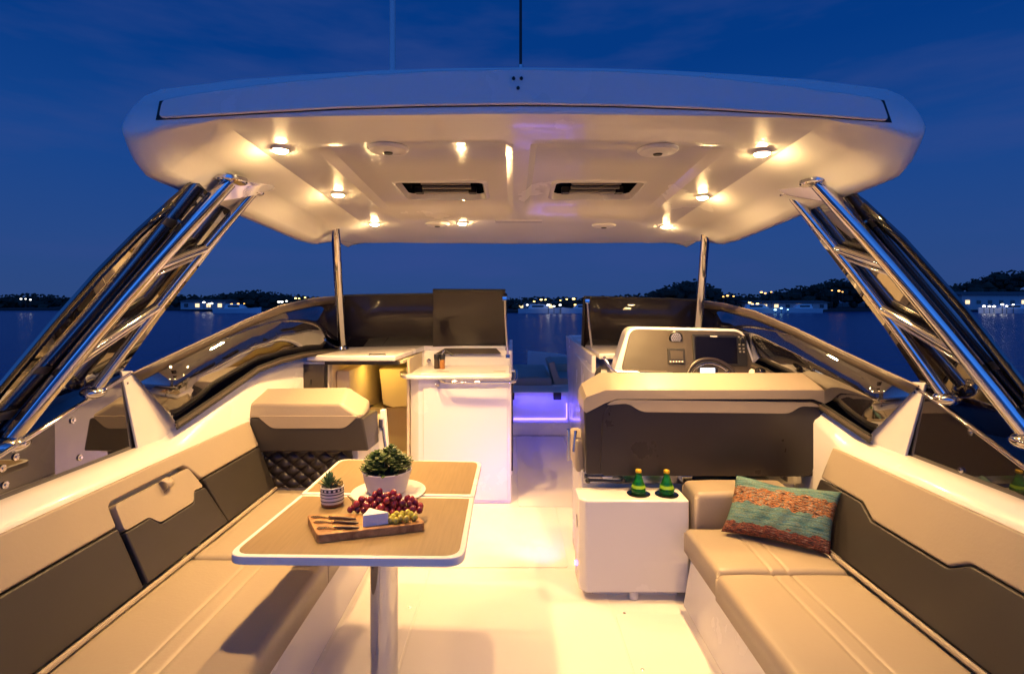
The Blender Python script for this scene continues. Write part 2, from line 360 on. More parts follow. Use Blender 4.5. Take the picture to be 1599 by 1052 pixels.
# hull shell (outside of the boat, below the coamings)
def hull_half(y):
    if y < 4: return 1.96
    return 1.96*math.sqrt(max(0.0, 1-((y-4)/6.6)**2))+.02
rings = []
for y in [-1.3, 0, 2, 4, 5.5, 7, 8.2, 9.2, 10, 10.5]:
    h = hull_half(y); sh = .86+max(0, (y-2.6))*.0
    rings.append([V((-h, y, .62)), V((-h*.93, y, -.3)), V((-h*.7, y, -1.1)), V((h*.7, y, -1.1)), V((h*.93, y, -.3)), V((h, y, .62)),
                  V((h-.05, y, .62)), V((h*.9-.04, y, -.3)), V((h*.66, y, -.9)), V((-h*.66, y, -.9)), V((-h*.9+.04, y, -.3)), V((-h+.05, y, .62))])
tag(MB().loft(rings).build('hull', 'hullm'), kind='structure')
# cockpit deck with raised non-skid panels, gaps read as hatch seams
b = MB(); b.box(-1.9, 1.9, -1.3, 6.32, -.12, 0)
deck = tag(b.build('deck', 'gel', loc=(0, 0, 0)), kind='structure'); ORG[deck.name] = V((0, 0, 0))
b = MB()
for x0, x1, y0, y1 in ((-.485, .515, 1.2, 3.17), (-.485, .515, -1.2, 1.19), (.527, .88, .2, 2.72), (-.84, -.497, .2, 3.17), (-.84, .34, 3.19, 4.12), (.05, .60, 4.14, 6.25)):
    b.prism([V((px, py, .0008)) for px, py in rrect(x0, x1, y0, y1, .03)], (0, 0, .0035))
b.build('nonskid_panel', 'nonskid', deck, bevel=.0015, seg=2)
for p in ((640, 948), (975, 957), (1003, 1045)):
    q = onz(p[0], p[1], .004); MB().lathe([(0, 0), (.007, 0), (.008, .002), (.004, .004), (0, .004)], q, 12).build('deck_screw', 'steel', deck)
# ================================================================== FAR SHORE
def shore_y(px): return 118+14*math.sin(px*.004+1)
b = MB()
pts = [(-1500, 330)]+[((px-CX)/F*shore_y(px), shore_y(px)) for px in range(-300, 1950, 90)]+[(1500, 330), (1500, 600), (-1500, 600)]
b.prism([(x, y, WATER-.3) for x, y in pts], (0, 0, .75)); tag(b.build('shore_ground', 'shore'), kind='structure')
def ground_z(): return WATER+.45
# tree belt: very many small leaf clumps, tops follow the skyline of the photo
sky = [(-200, 455), (0, 463), (50, 460), (100, 464), (150, 466), (270, 462), (330, 463), (360, 458), (400, 454), (440, 460), (500, 466), (560, 468), (700, 470), (780, 468), (830, 466), (900, 467), (960, 464),
       (1010, 460), (1045, 447), (1080, 438), (1105, 444), (1130, 459), (1180, 463), (1230, 452), (1270, 446), (1310, 436), (1340, 440), (1370, 452), (1440, 458), (1490, 446), (1520, 438), (1560, 425), (1600, 424), (1660, 432), (1800, 446)]
def skyline(px):
    for (a, ya), (c, yc) in zip(sky, sky[1:]):
        if a <= px <= c: return ya+(yc-ya)*(px-a)/(c-a)
    return 462
rnd = random.Random(3)
b = MB()
_t = bmesh.new(); bmesh.ops.create_icosphere(_t, subdivisions=1, radius=1); _t.verts.ensure_lookup_table()
ICO_V = [v.co.copy() for v in _t.verts]; ICO_F = [[v.index for v in f.verts] for f in _t.faces]; _t.free()
def clump(bm, c, r, rr):
    vs = [bm.verts.new(V((q.x*r*1.5, q.y*r, q.z*r))*(1+rr.uniform(-.35, .35))+c) for q in ICO_V]
    for f in ICO_F: bm.faces.new([vs[k] for k in f])
for px in range(-260, 1860, 3):
    for k in range(4):
        Y = shore_y(px)+rnd.uniform(14, 60); s = Y/F; top = CH-(skyline(px+rnd.uniform(-6, 6))-HY)*s+rnd.uniform(-.8, .15)
        base = ground_z(); hgt = max(.8, top-base); f = (1-rnd.random()**2*.85)
        r = min(1.3, .28*hgt+.15)*rnd.uniform(.5, 1)
        clump(b.bm, V(((px-CX)*s+rnd.uniform(-1, 1), Y, base+max(.3, (hgt-r)*f))), r, rnd)
for px in range(-260, 1860, 2):
    for k in range(3):
        Y = shore_y(px)+rnd.uniform(12, 30); s = Y/F; top = CH-(skyline(px+rnd.uniform(-5, 5))-HY)*s+rnd.uniform(-1.0, .55)
        clump(b.bm, V(((px-CX)*s+rnd.uniform(-.5, .5), Y, max(ground_z()+.2, top-.2))), rnd.uniform(.10, .30), rnd)
tag(b.build('far_treeline', 'treedark', merge=False, angle=0), kind='stuff')
PANE_GLOW = emit('added_pane_glow', (1, .72, .35), 1.6)  # invented glow for random panes, added to brighten the shore houses
def house(px0, px1, py_top, Y, label, roof_px=5, windows=5, m='house'):
    a = at(px0, py_top, Y); c = at(px1, py_top, Y); z0 = ground_z(); w = c.x-a.x
    h = thing('waterfront_house', ((a.x+c.x)/2, Y+3, z0), label, 'house', 'houses along the far shore')
    MB().box(a.x, c.x, Y, Y+6, z0, a.z).build('wall', m, h)
    rh = roof_px*Y/F
    MB().prism([(a.x-.5, Y-.5, a.z+.004), (a.x-.5, Y+3, a.z+rh), (a.x-.5, Y+6.5, a.z+.004)], (w+1, 0, 0)).build('roof', 'roofm', h)
    for i in range(windows):
        x = a.x+w*(i+.5)/windows; zc = z0+(a.z-z0)*.55
        MB().box(x-.45, x+.45, Y-.06, Y-.002, zc-.45, zc+.35).build('window', PANE_GLOW if rnd.random() < .4 else 'blackgloss', h)
    return h
house(1502, 1660, 461, 116, 'long pale waterfront building on the far shore behind the smoked glass of the starboard arch', 6, 9)
house(282, 352, 471, 121, 'low pale boathouse on the far shore seen beside the port arch tubes', 3, 4)
house(1168, 1292, 473, 120, 'low pale clubhouse on the far shore beyond the starboard side glass', 4, 7)
house(806, 868, 473, 122, 'small pale house on the far shore in the gap between the windscreens', 3, 4)
def moored(px, Y, ln, label, hd):
    c = at(px, 480, Y); z = WATER
    t_ = thing('moored_boat', (c.x, Y, z), label, 'boat', 'boats moored along the far shore')
    rings = []
    for u, w_, s_ in ((0, .8, .85), (.15, .95, .85), (.5, 1, .9), (.8, .6, 1.0), (1, .04, 1.15)):
        x = c.x+hd*(u-.5)*ln
        rings.append([V((x, Y-w_*ln*.15, z+s_)), V((x, Y-w_*ln*.1, z-.1)), V((x, Y+w_*ln*.1, z-.1)), V((x, Y+w_*ln*.15, z+s_))])
    MB().loft(rings).build('hull', 'whiteplastic', t_)
    MB().prism([(c.x-hd*ln*.28, Y-.5, z+.85), (c.x+hd*ln*.2, Y-.5, z+.85), (c.x+hd*ln*.08, Y-.5, z+1.7), (c.x-hd*ln*.24, Y-.5, z+1.75)], (0, 1, 0)).build('cabin', 'whiteplastic', t_)
    MB().box(min(c.x-hd*ln*.2, c.x+hd*ln*.05), max(c.x-hd*ln*.2, c.x+hd*ln*.05), Y-.52, Y-.503, z+1.15, z+1.5).build('window', 'blackgloss', t_)
for i, (px, Y, ln, hd) in enumerate(((372, 104, 9, 1), (470, 106, 8, -1), (845, 104, 9, 1), (905, 103, 7, -1), (1185, 104, 10, 1), (1250, 106, 8, -1), (1572, 103, 11, -1))):
    moored(px, Y, ln, ['white cabin boat moored off the shore beside the port arch', 'small white boat moored beyond the port side glass', 'white boat moored in the gap between windscreens, nearer the port one',
                       'small white boat moored in the gap, close to the starboard strut', 'white cabin boat moored beyond the starboard pole', 'smaller white boat moored right of the cabin boat beyond the side glass', 'white boat moored before the long pale building'][i], hd)
ls = [(40, 468, 'w'), (326, 473, 'w'), (372, 474, 'o'), (440, 470, 'w'), (467, 465, 'y'), (845, 469, 'y'), (885, 468, 'y'), (905, 475, 'y'), (1030, 473, 'o'), (1065, 485, 'w'), (1136, 462, 'o'), (1175, 474, 'y'), (1195, 456, 'o'),
      (1220, 482, 'c'), (1310, 454, 'o'), (1545, 478, 'w'), (1572, 477, 'w'), (1558, 492, 'w'), (865, 477, 'w'), (830, 476, 'w')]
LM = {'w': emit('cool_white_lamp', (1, .95, .85), 9), 'y': emit('warm_yellow_lamp', (1, .62, .15), 9), 'o': emit('amber_lamp', (1, .45, .10), 6), 'c': emit('cyan_lamp', (.4, .8, 1), 5)}
for px, py, k in ls:
    for j in range(3):  # each light becomes three lamps, the extras added to mimic its wide trail
        Y = 100.5 if py > 476 else 112; q = at(px+(j-1)*rnd.uniform(4, 11), py+rnd.uniform(-1.8, 1.8), Y)
        z0 = min(ground_z() if Y > 105 else WATER, q.z-.4)
        lt = thing('shore_lamp', (q.x, Y, z0), {'w': 'small cool white lamp on a thin post, one of three standing in for one light on the far shore', 'y': 'small yellow lamp on a thin post, one of three standing in for one light on the far shore', 'o': 'small amber lamp on a thin post, one of three standing in for one light on the far shore', 'c': 'small cyan lamp on a thin post, one of three standing in for one light at the water'}[k], 'lamp',
                   {'w': 'cool white lamps on the far shore', 'y': 'yellow lamps on the far shore', 'o': 'amber lamps on the far shore', 'c': 'cyan lamps on the far shore'}[k])
        MB().tube([(q.x, Y, z0), (q.x, Y, q.z)], .05, 6).build('post', 'black', lt)
        MB().ball(q, rnd.uniform(.09, .19), 8, 6, (1.7, 1, .8)).build('lamp_head', LM[k], lt)
# ================================================================== COAMINGS
def sect_xz(t): return (1.49+.402*t, .42+t)        # upholstery plane by height above the seat
def zt(y):                                         # coaming top height along the boat
    k = [(-2, .895), (2.72, .895), (2.84, .932), (3.16, 1.043), (3.57, 1.157), (4.16, 1.198), (4.5, 1.215), (6, 1.215)]
    for (a, za), (c, zc) in zip(k, k[1:]):
        if a <= y <= c: return za+(zc-za)*(y-a)/(c-a)
def xo(y): return 0 if y < 3.0 else -.145*((y-3.0)/1.4)**1.2
def coaming(sg):
    side = 'port' if sg < 0 else 'starboard'
    c = thing('coaming', (sg*1.8, 1.5, 0), f'white moulded {side} coaming with beige and taupe padded backrest along the {side} settee', 'coaming')
    rings = []
    for y in [-1.3, 0, 1.5, 2.55, 2.66, 2.72, 2.76, 2.80, 2.95, 3.05, 3.16, 3.36, 3.57, 3.8, 4.0, 4.16, 4.5, 4.75]:
        z = zt(y); o = xo(y)
        p = [(1.69, 0), (1.69, z-.065), (1.70, z-.045), (1.745, z-.012), (1.765, z-.003), (1.80, z), (1.93, z), (1.965, z-.03), (1.97, z-.12), (1.95, .55), (1.80, .5), (1.80, 0)]
        rings.append([V((sg*(x_+o), y, z_)) for x_, z_ in p])
    MB().loft(rings).build('moulding', 'gel', c, angle=50)
    n_in = V((-sg*.435, 0, .175)).normalized()
    def P(y, t, out=0.0): x_, z_ = sect_xz(t); return V((sg*x_, y, z_))+n_in*out
    def panel(name, m, pts, thick=.05, bev=.01, out=0.0):
        return MB().prism([P(y, t, out) for y, t in pts], -n_in*thick).build(name, m, c, bevel=bev)
    if sg > 0:
        low = [(-1.2, .012), (2.755, .012), (2.755, .262), (2.43, .262), (2.335, .216), (1.925, .216), (1.85, .262), (-1.2, .262)]
        up = [(-1.2, .267), (1.855, .267), (1.93, .221), (2.33, .221), (2.425, .267), (2.755, .267), (2.755, .425), (-1.2, .425)]
        panel('backrest', 'taupe', low); panel('upper_padding', 'beige', up)
    else:
        panel('backrest', 'taupe', [(-1.2, .012), (2.165, .012), (2.155, .262), (-1.2, .262)])
        panel('backrest', 'taupe', [(2.81, .012), (3.36, .012), (3.36, .262), (2.748, .262)])
        panel('upper_padding', 'beige', [(-1.2, .267), (2.15, .267), (2.152, .35), (2.17, .362), (2.645, .362), (2.672, .345), (2.74, .267), (3.36, .267), (3.36, .425), (-1.2, .425)])
        pk = MB().prism([P(2.175, .02, .012), P(2.79, .02, .012), P(2.722, .225, .012), P(2.63, .235, .012), P(2.60, .190, .012), P(2.36, .19, .012), P(2.31, .235, .012), P(2.165, .235, .012)], -n_in*.05).build('storage_pouch', 'taupe', c, bevel=.008)
        MB().prism(smooth_poly([P(2.165, .239, .012), P(2.308, .239, .012), P(2.358, .194, .012), P(2.602, .194, .012), P(2.632, .239, .012), P(2.71, .23, .012), P(2.655, .344, .012), P(2.165, .346, .012)], .02), -n_in*.05).build('pouch_flap', 'beige', pk, bevel=.008)
        q = [P(2.43, .349, .0135), P(2.43, .347, .026), P(2.434, .335, .040), P(2.438, .318, .044), P(2.44, .305, .034), P(2.44, .298, .0135)]
        q2 = [p+V((0, .045, .004)) for p in q]
        bb = MB(); R0 = [bb.bm.verts.new(p) for p in q]; R1 = [bb.bm.verts.new(p) for p in q2]
        for i in range(len(q)-1): bb.face([R0[i], R1[i], R1[i+1], R0[i+1]])
        bb.build('pull_strap', 'beige', pk, solid=.003)
    # piping strip between seat and backrest
    MB().tube([(sg*1.475, -1.2, .432), (sg*1.475, (2.72 if sg > 0 else 3.32), .432)], .011, 8).build('piping', 'beige', c)
    # upright fin at the front of the arch
    if sg < 0: fp = [(190, 579), (208, 579), (273, 657), (286, 679), (219, 716)]
    else: fp = [(1445, 597), (1420, 596), (1350, 676), (1338, 696), (1409, 726)]
    f0, f2, f4 = onx(*fp[0], sg*1.808), onx(*fp[2], sg*1.792), onx(*fp[4], sg*1.792); fn_ = (f2-f0).cross(f4-f0).normalized()
    MB().prism([onpl(a, d, f0, fn_) for a, d in fp], (sg*.014, 0, 0)).build('fin', 'gel', c, bevel=.004)
    return c
coaming(-1); coaming(1)
# ================================================================== SIDE WINDOW PANELS UNDER THE ARCH + ARCH LEGS
def side_panel(sg):
    side = 'port' if sg < 0 else 'starboard'
    X = sg*1.815
    mir = (lambda a: a) if sg < 0 else (lambda a: 1626-a)
    pts = [(-120, 797), (-120, 788), (0, 712), (199, 588), (203, 600), (219, 690), (219, 712), (-120, 832)] if sg < 0 else \
          [(1420, 612), (1408, 694), (1407, 722), (1500, 764), (1599, 812), (1720, 870), (1720, 795), (1599, 728), (1440, 606), (1428, 602)]
    w = thing('side_window', onx(*( (120, 720) if sg < 0 else (1500, 740)), X), f'smoked mirror-like {side} side window panel with screws below the {side} arch', 'window')
    MB().prism([onx(a, d, X) for a, d in pts], (sg*.012, 0, 0)).build('pane', 'acrylic', w)
    rail = [(-120, 782), (0, 711), (100, 648), (203, 583)] if sg < 0 else [(1720, 797), (1599, 729), (1500, 654), (1424, 600)]
    MB().tube([onx(a, d, X-sg*.004) for a, d in rail], .010, 10).build('top_rail', 'chrome', w)
    sc = [(114, 656), (197, 598), (214, 681), (125, 714), (25, 713), (4, 731), (8, 757)] if sg < 0 else [(1431, 612), (1411, 696), (1516, 675), (1501, 733)]
    for a, d in sc:
        q = onx(a, d, X-sg*.002); mt = Matrix.Rotation(-sg*PI/2, 3, 'Y')
        MB().lathe([(0, 0), (.013, 0), (.013, .003), (.006, .004), (.006, .008), (0, .008)], q, 16, mt).build('screw', 'chrome', w)
    # ---- arch leg
    if sg < 0: b1, t1, b2, t2 = (12, 694), (357, 284), (146, 612), (393, 302)
    else: b1, t1, b2, t2 = (1612, 690), (1278, 287), (1478, 622), (1236, 304)
    B1, B2 = onx(*b1, sg*1.86), onx(*b2, sg*1.79); zt1, zt2 = 2.11, 2.11
    T1, T2 = onz(*t1, zt1), onz(*t2, zt2)
    a = thing('arch_leg', B1, f'polished steel ladder arch leg with smoked glass holding up the {side} edge of the hardtop', 'arch leg')
    def bow(p, q, amt, n=9):
        return [p.lerp(q, i/n)+V((sg*amt*math.sin(PI*i/n), 0, amt*.6*math.sin(PI*i/n))) for i in range(n+1)]
    d1 = (B1-T1).normalized()
    MB().tube(bow(B1+d1*.12, T1, .015), .032, 20).build('tube', 'chrome', a)
    MB().tube(bow(B2+(B2-T2).normalized()*.02, T2, .012), .023, 18).build('tube', 'chrome', a)
    P1, P2 = bow(B1, T1, .015, 40), bow(B2, T2, .012, 40)
    for f1, f2 in ((.29, .42), (.64, .70)) :
        MB().tube([P1[int(f1*40)], P2[int(f2*40)]], .021, 14).build('rung', 'chrome', a)
        MB().tube([P1[int(f1*40)-2], P2[int(f2*40)-2]], .008, 10).build('rung', 'chrome', a)
    nrm = (T1-B1).cross(B2-B1).normalized()
    if nrm.x*sg < 0: nrm = -nrm
    p0 = B1+nrm*.046
    if sg < 0: gp = [(268, 314), (300, 286), (385, 290), (402, 300), (345, 372), (250, 495), (185, 588), (205, 588), (190, 600), (-70, 775), (-150, 800), (-60, 678), (0, 604), (80, 508), (150, 428), (215, 362)]
    else: gp = [(1350, 316), (1310, 286), (1245, 292), (1226, 302), (1290, 390), (1380, 510), (1440, 600), (1426, 600), (1440, 612), (1690, 790), (1760, 800), (1670, 690), (1599, 600), (1510, 485), (1460, 428), (1410, 372)]
    bb = MB(); bb.prism([onpl(x_, y_, p0, nrm) for x_, y_ in gp], nrm*.012); bb.build('smoked_glass', 'archglass', a)
    # dark bonded frame along the outer edge of the glass
    edge = [onpl(x_, y_, p0-nrm*.004, nrm) for x_, y_ in gp[11:]+[gp[0]]]
    inw = ((B2-B1)-(T1-B1).normalized()*(B2-B1).dot((T1-B1).normalized())).normalized()
    bb = MB(); ra = [bb.bm.verts.new(p) for p in edge]; rb = [bb.bm.verts.new(p+inw*.045) for p in edge]
    for i in range(len(edge)-1): bb.face([ra[i], ra[i+1], rb[i+1], rb[i]])
    bb.build('glass_border', 'blackgloss', a, solid=.003)
    # inner carriers behind the tubes
    for f in (.10, .27, .44, .62, .80):
        q = P1[int(f*40)]+nrm*.034; al = (P1[int(f*40)]-P1[int(f*40)+1]).normalized(); ot = -inw
        MB().prism([q+ot*.02, q+ot*.10+al*.015, q+ot*.10+al*.05, q+ot*.02+al*.04], nrm*.006).build('carrier', 'black', a, bevel=.002)
    for f in (.3, .55, .8):
        MB().tube([P1[int(f*40)], P1[int(f*40)]+nrm*.052], .012, 8).build('standoff', 'chrome', a)
    # gusset plates under the hardtop
    g = [(357, 280), (440, 289), (398, 304), (365, 318), (352, 296)] if sg < 0 else [(1275, 282), (1194, 291), (1232, 305), (1268, 320), (1282, 298)]
    G = [onz(*g[0], 2.125), onz(*g[1], 2.155), onz(*g[2], 2.10), T1.lerp(B1, .09), T1.lerp(B1, .02)]
    MB().prism(G, (0, .012, 0)).build('gusset', 'chrome', a, bevel=.002, seg=1)
    MB().lathe([(0, 0), (.07, 0), (.075, .006), (.075, .02), (0, .02)], T1+V((0, 0, -.004)), 20).build('mount_plate', 'chrome', a)
    MB().lathe([(0, 0), (.05, 0), (.055, .006), (.055, .02), (0, .02)], T2+V((0, 0, -.004)), 20).build('mount_plate', 'chrome', a)
    for Bq, r_ in ((B1, .062), (B2, .045)):
        MB().ball(Bq, r_, 16, 10, (1, 1.2, .6)).build('foot', 'chrome', a)
side_panel(-1); side_panel(1)
# ================================================================== HARDTOP
C0 = .04
def zc(y): return 2.245-.055*(y-1.83)
def under(u): return -.018*min(1, (abs(u)/1.05))**2
def onceil(px, py, drop=0.0):
    z = 2.2
    for _ in range(12):
        q = onz(px, py, z); z = zc(q.y)+under(q.x-C0)+drop
    return onz(px, py, z)
hardtop = thing('hardtop', (C0, 3.2, 2.2), 'white moulded hardtop roof with lit downlights over the cockpit', 'hardtop')
def sstep(a, b, x): t = min(1, max(0, (x-a)/(b-a))); return t*t*(3-2*t)
UU = [0, .035, .065, .18, .655, .80, .84, .95, 1.05, 1.11, 1.19, 1.25, 1.30, 1.34, 1.37, 1.39, 1.395, 1.385, 1.36, 1.32, 1.26, 1.0, .75, .5, .25, 0]
DZ = [0, 0, 0, 0, 0, 0, 0, 0, 0, -.036, -.062, -.092, -.135, -.168, -.172, -.150, -.10, -.045, .02, .06, .085, .118, .136, .150, .158, .160]
NU = 16
def hpt(i, sg, y):
    a = math.sin(PI/2*min(1, max(0, (y-1.83)/.16))); f = sstep(3.4, 4.6, y)
    u, d = UU[i], DZ[i]
    if d < 0: d *= (.40+.60*a)*(1-.75*f)
    z = zc(y)+d*(1 if d < 0 else 1-.25*f)
    if i <= 8: z += under(u)
    elif i < 17: z += under(1.05)*(1-(i-8)/9)
    if .065 < u < .80 and i < 7 or (u == .065 and False): pass
    if i < 7 and .065 <= u <= .80 and 2.15 < y < 3.35: z += .024 if .065 < u < .80 or True else 0
    if i >= 18: z -= .09*f
    uu = u*(1-.045*f*f)*(1-.022*(1-a)*sstep(.9, 1.35, u))*(1+.016*sstep(.9, 1.3, u))
    yy = y-.42*sstep(3.3, 4.6, y)*(uu/1.3)**2-.0*a
    return V((C0+sg*uu, yy, z))
YS = [1.83, 1.834, 1.845, 1.865, 1.89, 1.925, 1.965, 2.01, 2.07, 2.13, 2.19, 2.5, 2.73, 3.10, 3.30, 3.37, 3.7, 4.0, 4.25, 4.42, 4.53, 4.58, 4.60]
b = MB(); n_h = len(UU)
rows = []
for y in YS:
    r = [hpt(i, -1, y) for i in range(n_h-1, -1, -1)]+[hpt(i, 1, y) for i in range(1, n_h)]
    # round the aft and front rims a little
    if y in (1.83, 4.60):
        cz = V((C0, y, zc(y)+.07)); r = [V((cz.x+(p.x-cz.x)*.994, p.y, cz.z+(p.z-cz.z)*.90)) for p in r]
    rows.append([b.bm.verts.new(p) for p in r])
m_ = len(rows[0])
for j in range(len(rows)-1):
    for i in range(m_-1):
        ku = i-(n_h-1); k0, k1 = sorted((abs(ku), abs(ku+1)))
        if k0 == 3 and k1 == 4 and YS[j] == 2.73: continue       # hatch openings
        b.face([rows[j][i], rows[j][i+1], rows[j+1][i+1], rows[j+1][i]])
b.face(rows[0]); b.face(rows[-1][::-1])
shell = b.build('shell', 'gel_liner', hardtop, angle=24)
for e in shell.data.edges:
    if all(abs(shell.data.vertices[k].co.x) > 1.16 for k in e.vertices): e.use_edge_sharp = False
# aft cover panel
top = [(252, 155), (300, 146), (400, 132), (530, 119), (670, 110), (812, 107), (960, 110), (1100, 119), (1230, 133), (1330, 146), (1378, 154)]
bot = [(1390, 188), (1240, 177), (1100, 169), (960, 164), (812, 162), (660, 164), (530, 168), (400, 175), (246, 184)]
pts = smooth_poly([at(a, d, 1.812) for a, d in top+bot], .02)
MB().prism(pts, (0, .017, 0)).build('aft_cover', 'gel', hardtop, bevel=.006)
pts = [at(a+(-3 if a < 300 else 3 if a > 1350 else 0), d+(3 if (a, d) in top else 3.6), 1.8275) for a, d in top+bot]
MB().prism(pts, (0, .002, 0)).build('cover_seal', 'rubber', hardtop)
for a, d in ((802, 123), (814, 123), (809, 138)):
    q = at(a, d, 1.812); MB().lathe([(0, 0), (.006, 0), (.006, .004), (.003, .012), (0, .012)], q, 12, Matrix.Rotation(PI/2, 3, 'X')).build('screw', 'black', hardtop)
# hatches
for sg in (-1, 1):
    h0 = [hpt(3, sg, 2.73), hpt(4, sg, 2.73), hpt(4, sg, 3.10), hpt(3, sg, 3.10)]
    x0, x1 = sorted((h0[0].x, h0[1].x)); ya, yb = min(p.y for p in h0), max(p.y for p in h0); z0 = h0[0].z
    def ring(ins, dz): return [V((x, y, zc(y)+.018+dz)) for x, y in rrect(x0+ins, x1-ins, ya+ins*.6, yb-ins, .035)]
    def rect(ins, dz): return [V((x, y, zc(y)+.006+dz)) for x, y in ((x1-ins, yb-ins), (x0+ins, yb-ins), (x0+ins, ya+ins), (x1-ins, ya+ins))]
    hf = MB().loft([ring(-.012, .004), ring(.0, -.006), ring(.008, -.006), ring(.016, .022), ring(.020, .028)], caps=False).build('hatch_frame', 'gel', hardtop, angle=60)
    bx = MB(); bx.prism([p+V((0, 0, .05)) for p in ring(.022, .0)], (0, 0, .004)); 
    zt_ = zc(2.9)+.066
    lid = MB().loft([ring(.020, .028), ring(.020, .085)], caps=False)
    lid.prism([p for p in ring(.02, .085)], (0, 0, .004)); lid.build('hatch_glass', 'blackgloss', hardtop, angle=30)
    bb = MB()
    for yy, zz, w_ in ((yb-.05, .040, .022), (yb-.10, .050, .014), (yb-.15, .06, .012)):
        bb.box(x0+.11, x1-.09, yy-w_, yy, zc(yy)+zz, zc(yy)+zz+.016)
    bb.build('blind_bar', 'greyplastic', hardtop, bevel=.003)
    for xx in (x0+.085, x1-.085):
        MB().box(xx-.022, xx+.022, yb-.09, yb-.035, zc(yb)+.038, zc(yb)+.075).build('hatch_latch', 'black', hardtop, bevel=.004)
# downlights
DL = [(438, 233), (1190, 238), (528, 303), (1097, 307), (585, 349), (722, 348), (1040, 353)]
for i, (a, d) in enumerate(DL):
    q = onceil(a, d, -.004)
    rim = MB().lathe([(.0, .004), (.036, .004), (.036, -.004), (.031, -.007), (.027, -.004), (.0, -.004)], q, 24).build('downlight', 'lamprim', hardtop)
    MB().lathe([(0, -.0045), (.027, -.0045), (.026, -.009), (.020, -.014), (.010, -.0165), (0, -.017)], q, 20).build('lens', 'lens', rim)
    area('downlight_lamp', q+V((0, 0, -.0215)), (0, 0, 0),   .07, LAMP_W*(.33 if d < 240 else .35 if d < 310 else .38), LAMP, rim, spread=LAMP_SPREAD)
# ceiling loudspeakers
for a, d, r_ in ((606, 231, .083), (1027, 233, .083), (683, 349, .085), (943, 351, .085)):
    q = onceil(a, d, .022 if d < 300 and False else .002)
    sp = MB().lathe([(0, 0), (r_, 0), (r_, -.006), (r_*.9, -.014), (r_*.62, -.012), (r_*.5, -.017), (r_*.25, -.020), (0, -.020)], q, 32).build('loudspeaker', 'whiteplastic', hardtop)
    MB().lathe([(0, -.0205), (.020, -.0205), (.016, -.026), (0, -.027)], q, 20).build('speaker_tweeter', 'black', sp)
q0 = onceil(810, 346, -.001)
MB().box(q0.x-.16, q0.x+.16, q0.y-.05, q0.y+.05, q0.z-.004, q0.z+.006).build('access_panel', 'gel', hardtop, bevel=.003)
for sg, pts in ((-1, [(245, 243), (300, 243), (358, 268), (300, 272)]), (1, [(1335, 248), (1392, 250), (1325, 276), (1268, 276)])):
    pass
# antennas on the roof
a1 = thing('antenna', at(613, 108, 2.6), 'white whip antenna with small dark print rising from the port half of the roof', 'antenna', 'antennas on the roof')
p = at(613, 112, 2.6)
MB().tube([p+V((0, 0, -.05)), p+V((0, 0, .25)), p+V((-.002, 0, 1.6))], .0125, 12, radii=[.016, .015, .012]).build('whip', 'whiteplastic', a1)
MB().lathe([(0, -.06), (.028, -.06), (.028, -.03), (.018, -.01), (0, -.01)], p, 16).build('base', 'black', a1)
for k in range(4):
    MB().box(p.x-.0035, p.x+.0035, p.y-.0142, p.y-.0128, p.z+.05+k*.012, p.z+.056+k*.012).build('print_mark', 'black', a1)
a2 = thing('antenna', at(813, 102, 2.2), 'thin black whip antenna at the centre of the roof', 'antenna', 'antennas on the roof')
p = at(813, 104, 2.2)
MB().tube([p+V((0, 0, -.03)), p+V((0, 0, 1.5))], .0052, 10, radii=[.006, .004]).build('whip', 'black', a2)
MB().lathe([(0, -.05), (.014, -.05), (.012, .004), (.007, .008), (0, .008)], p, 14).build('base', 'chrome', a2)
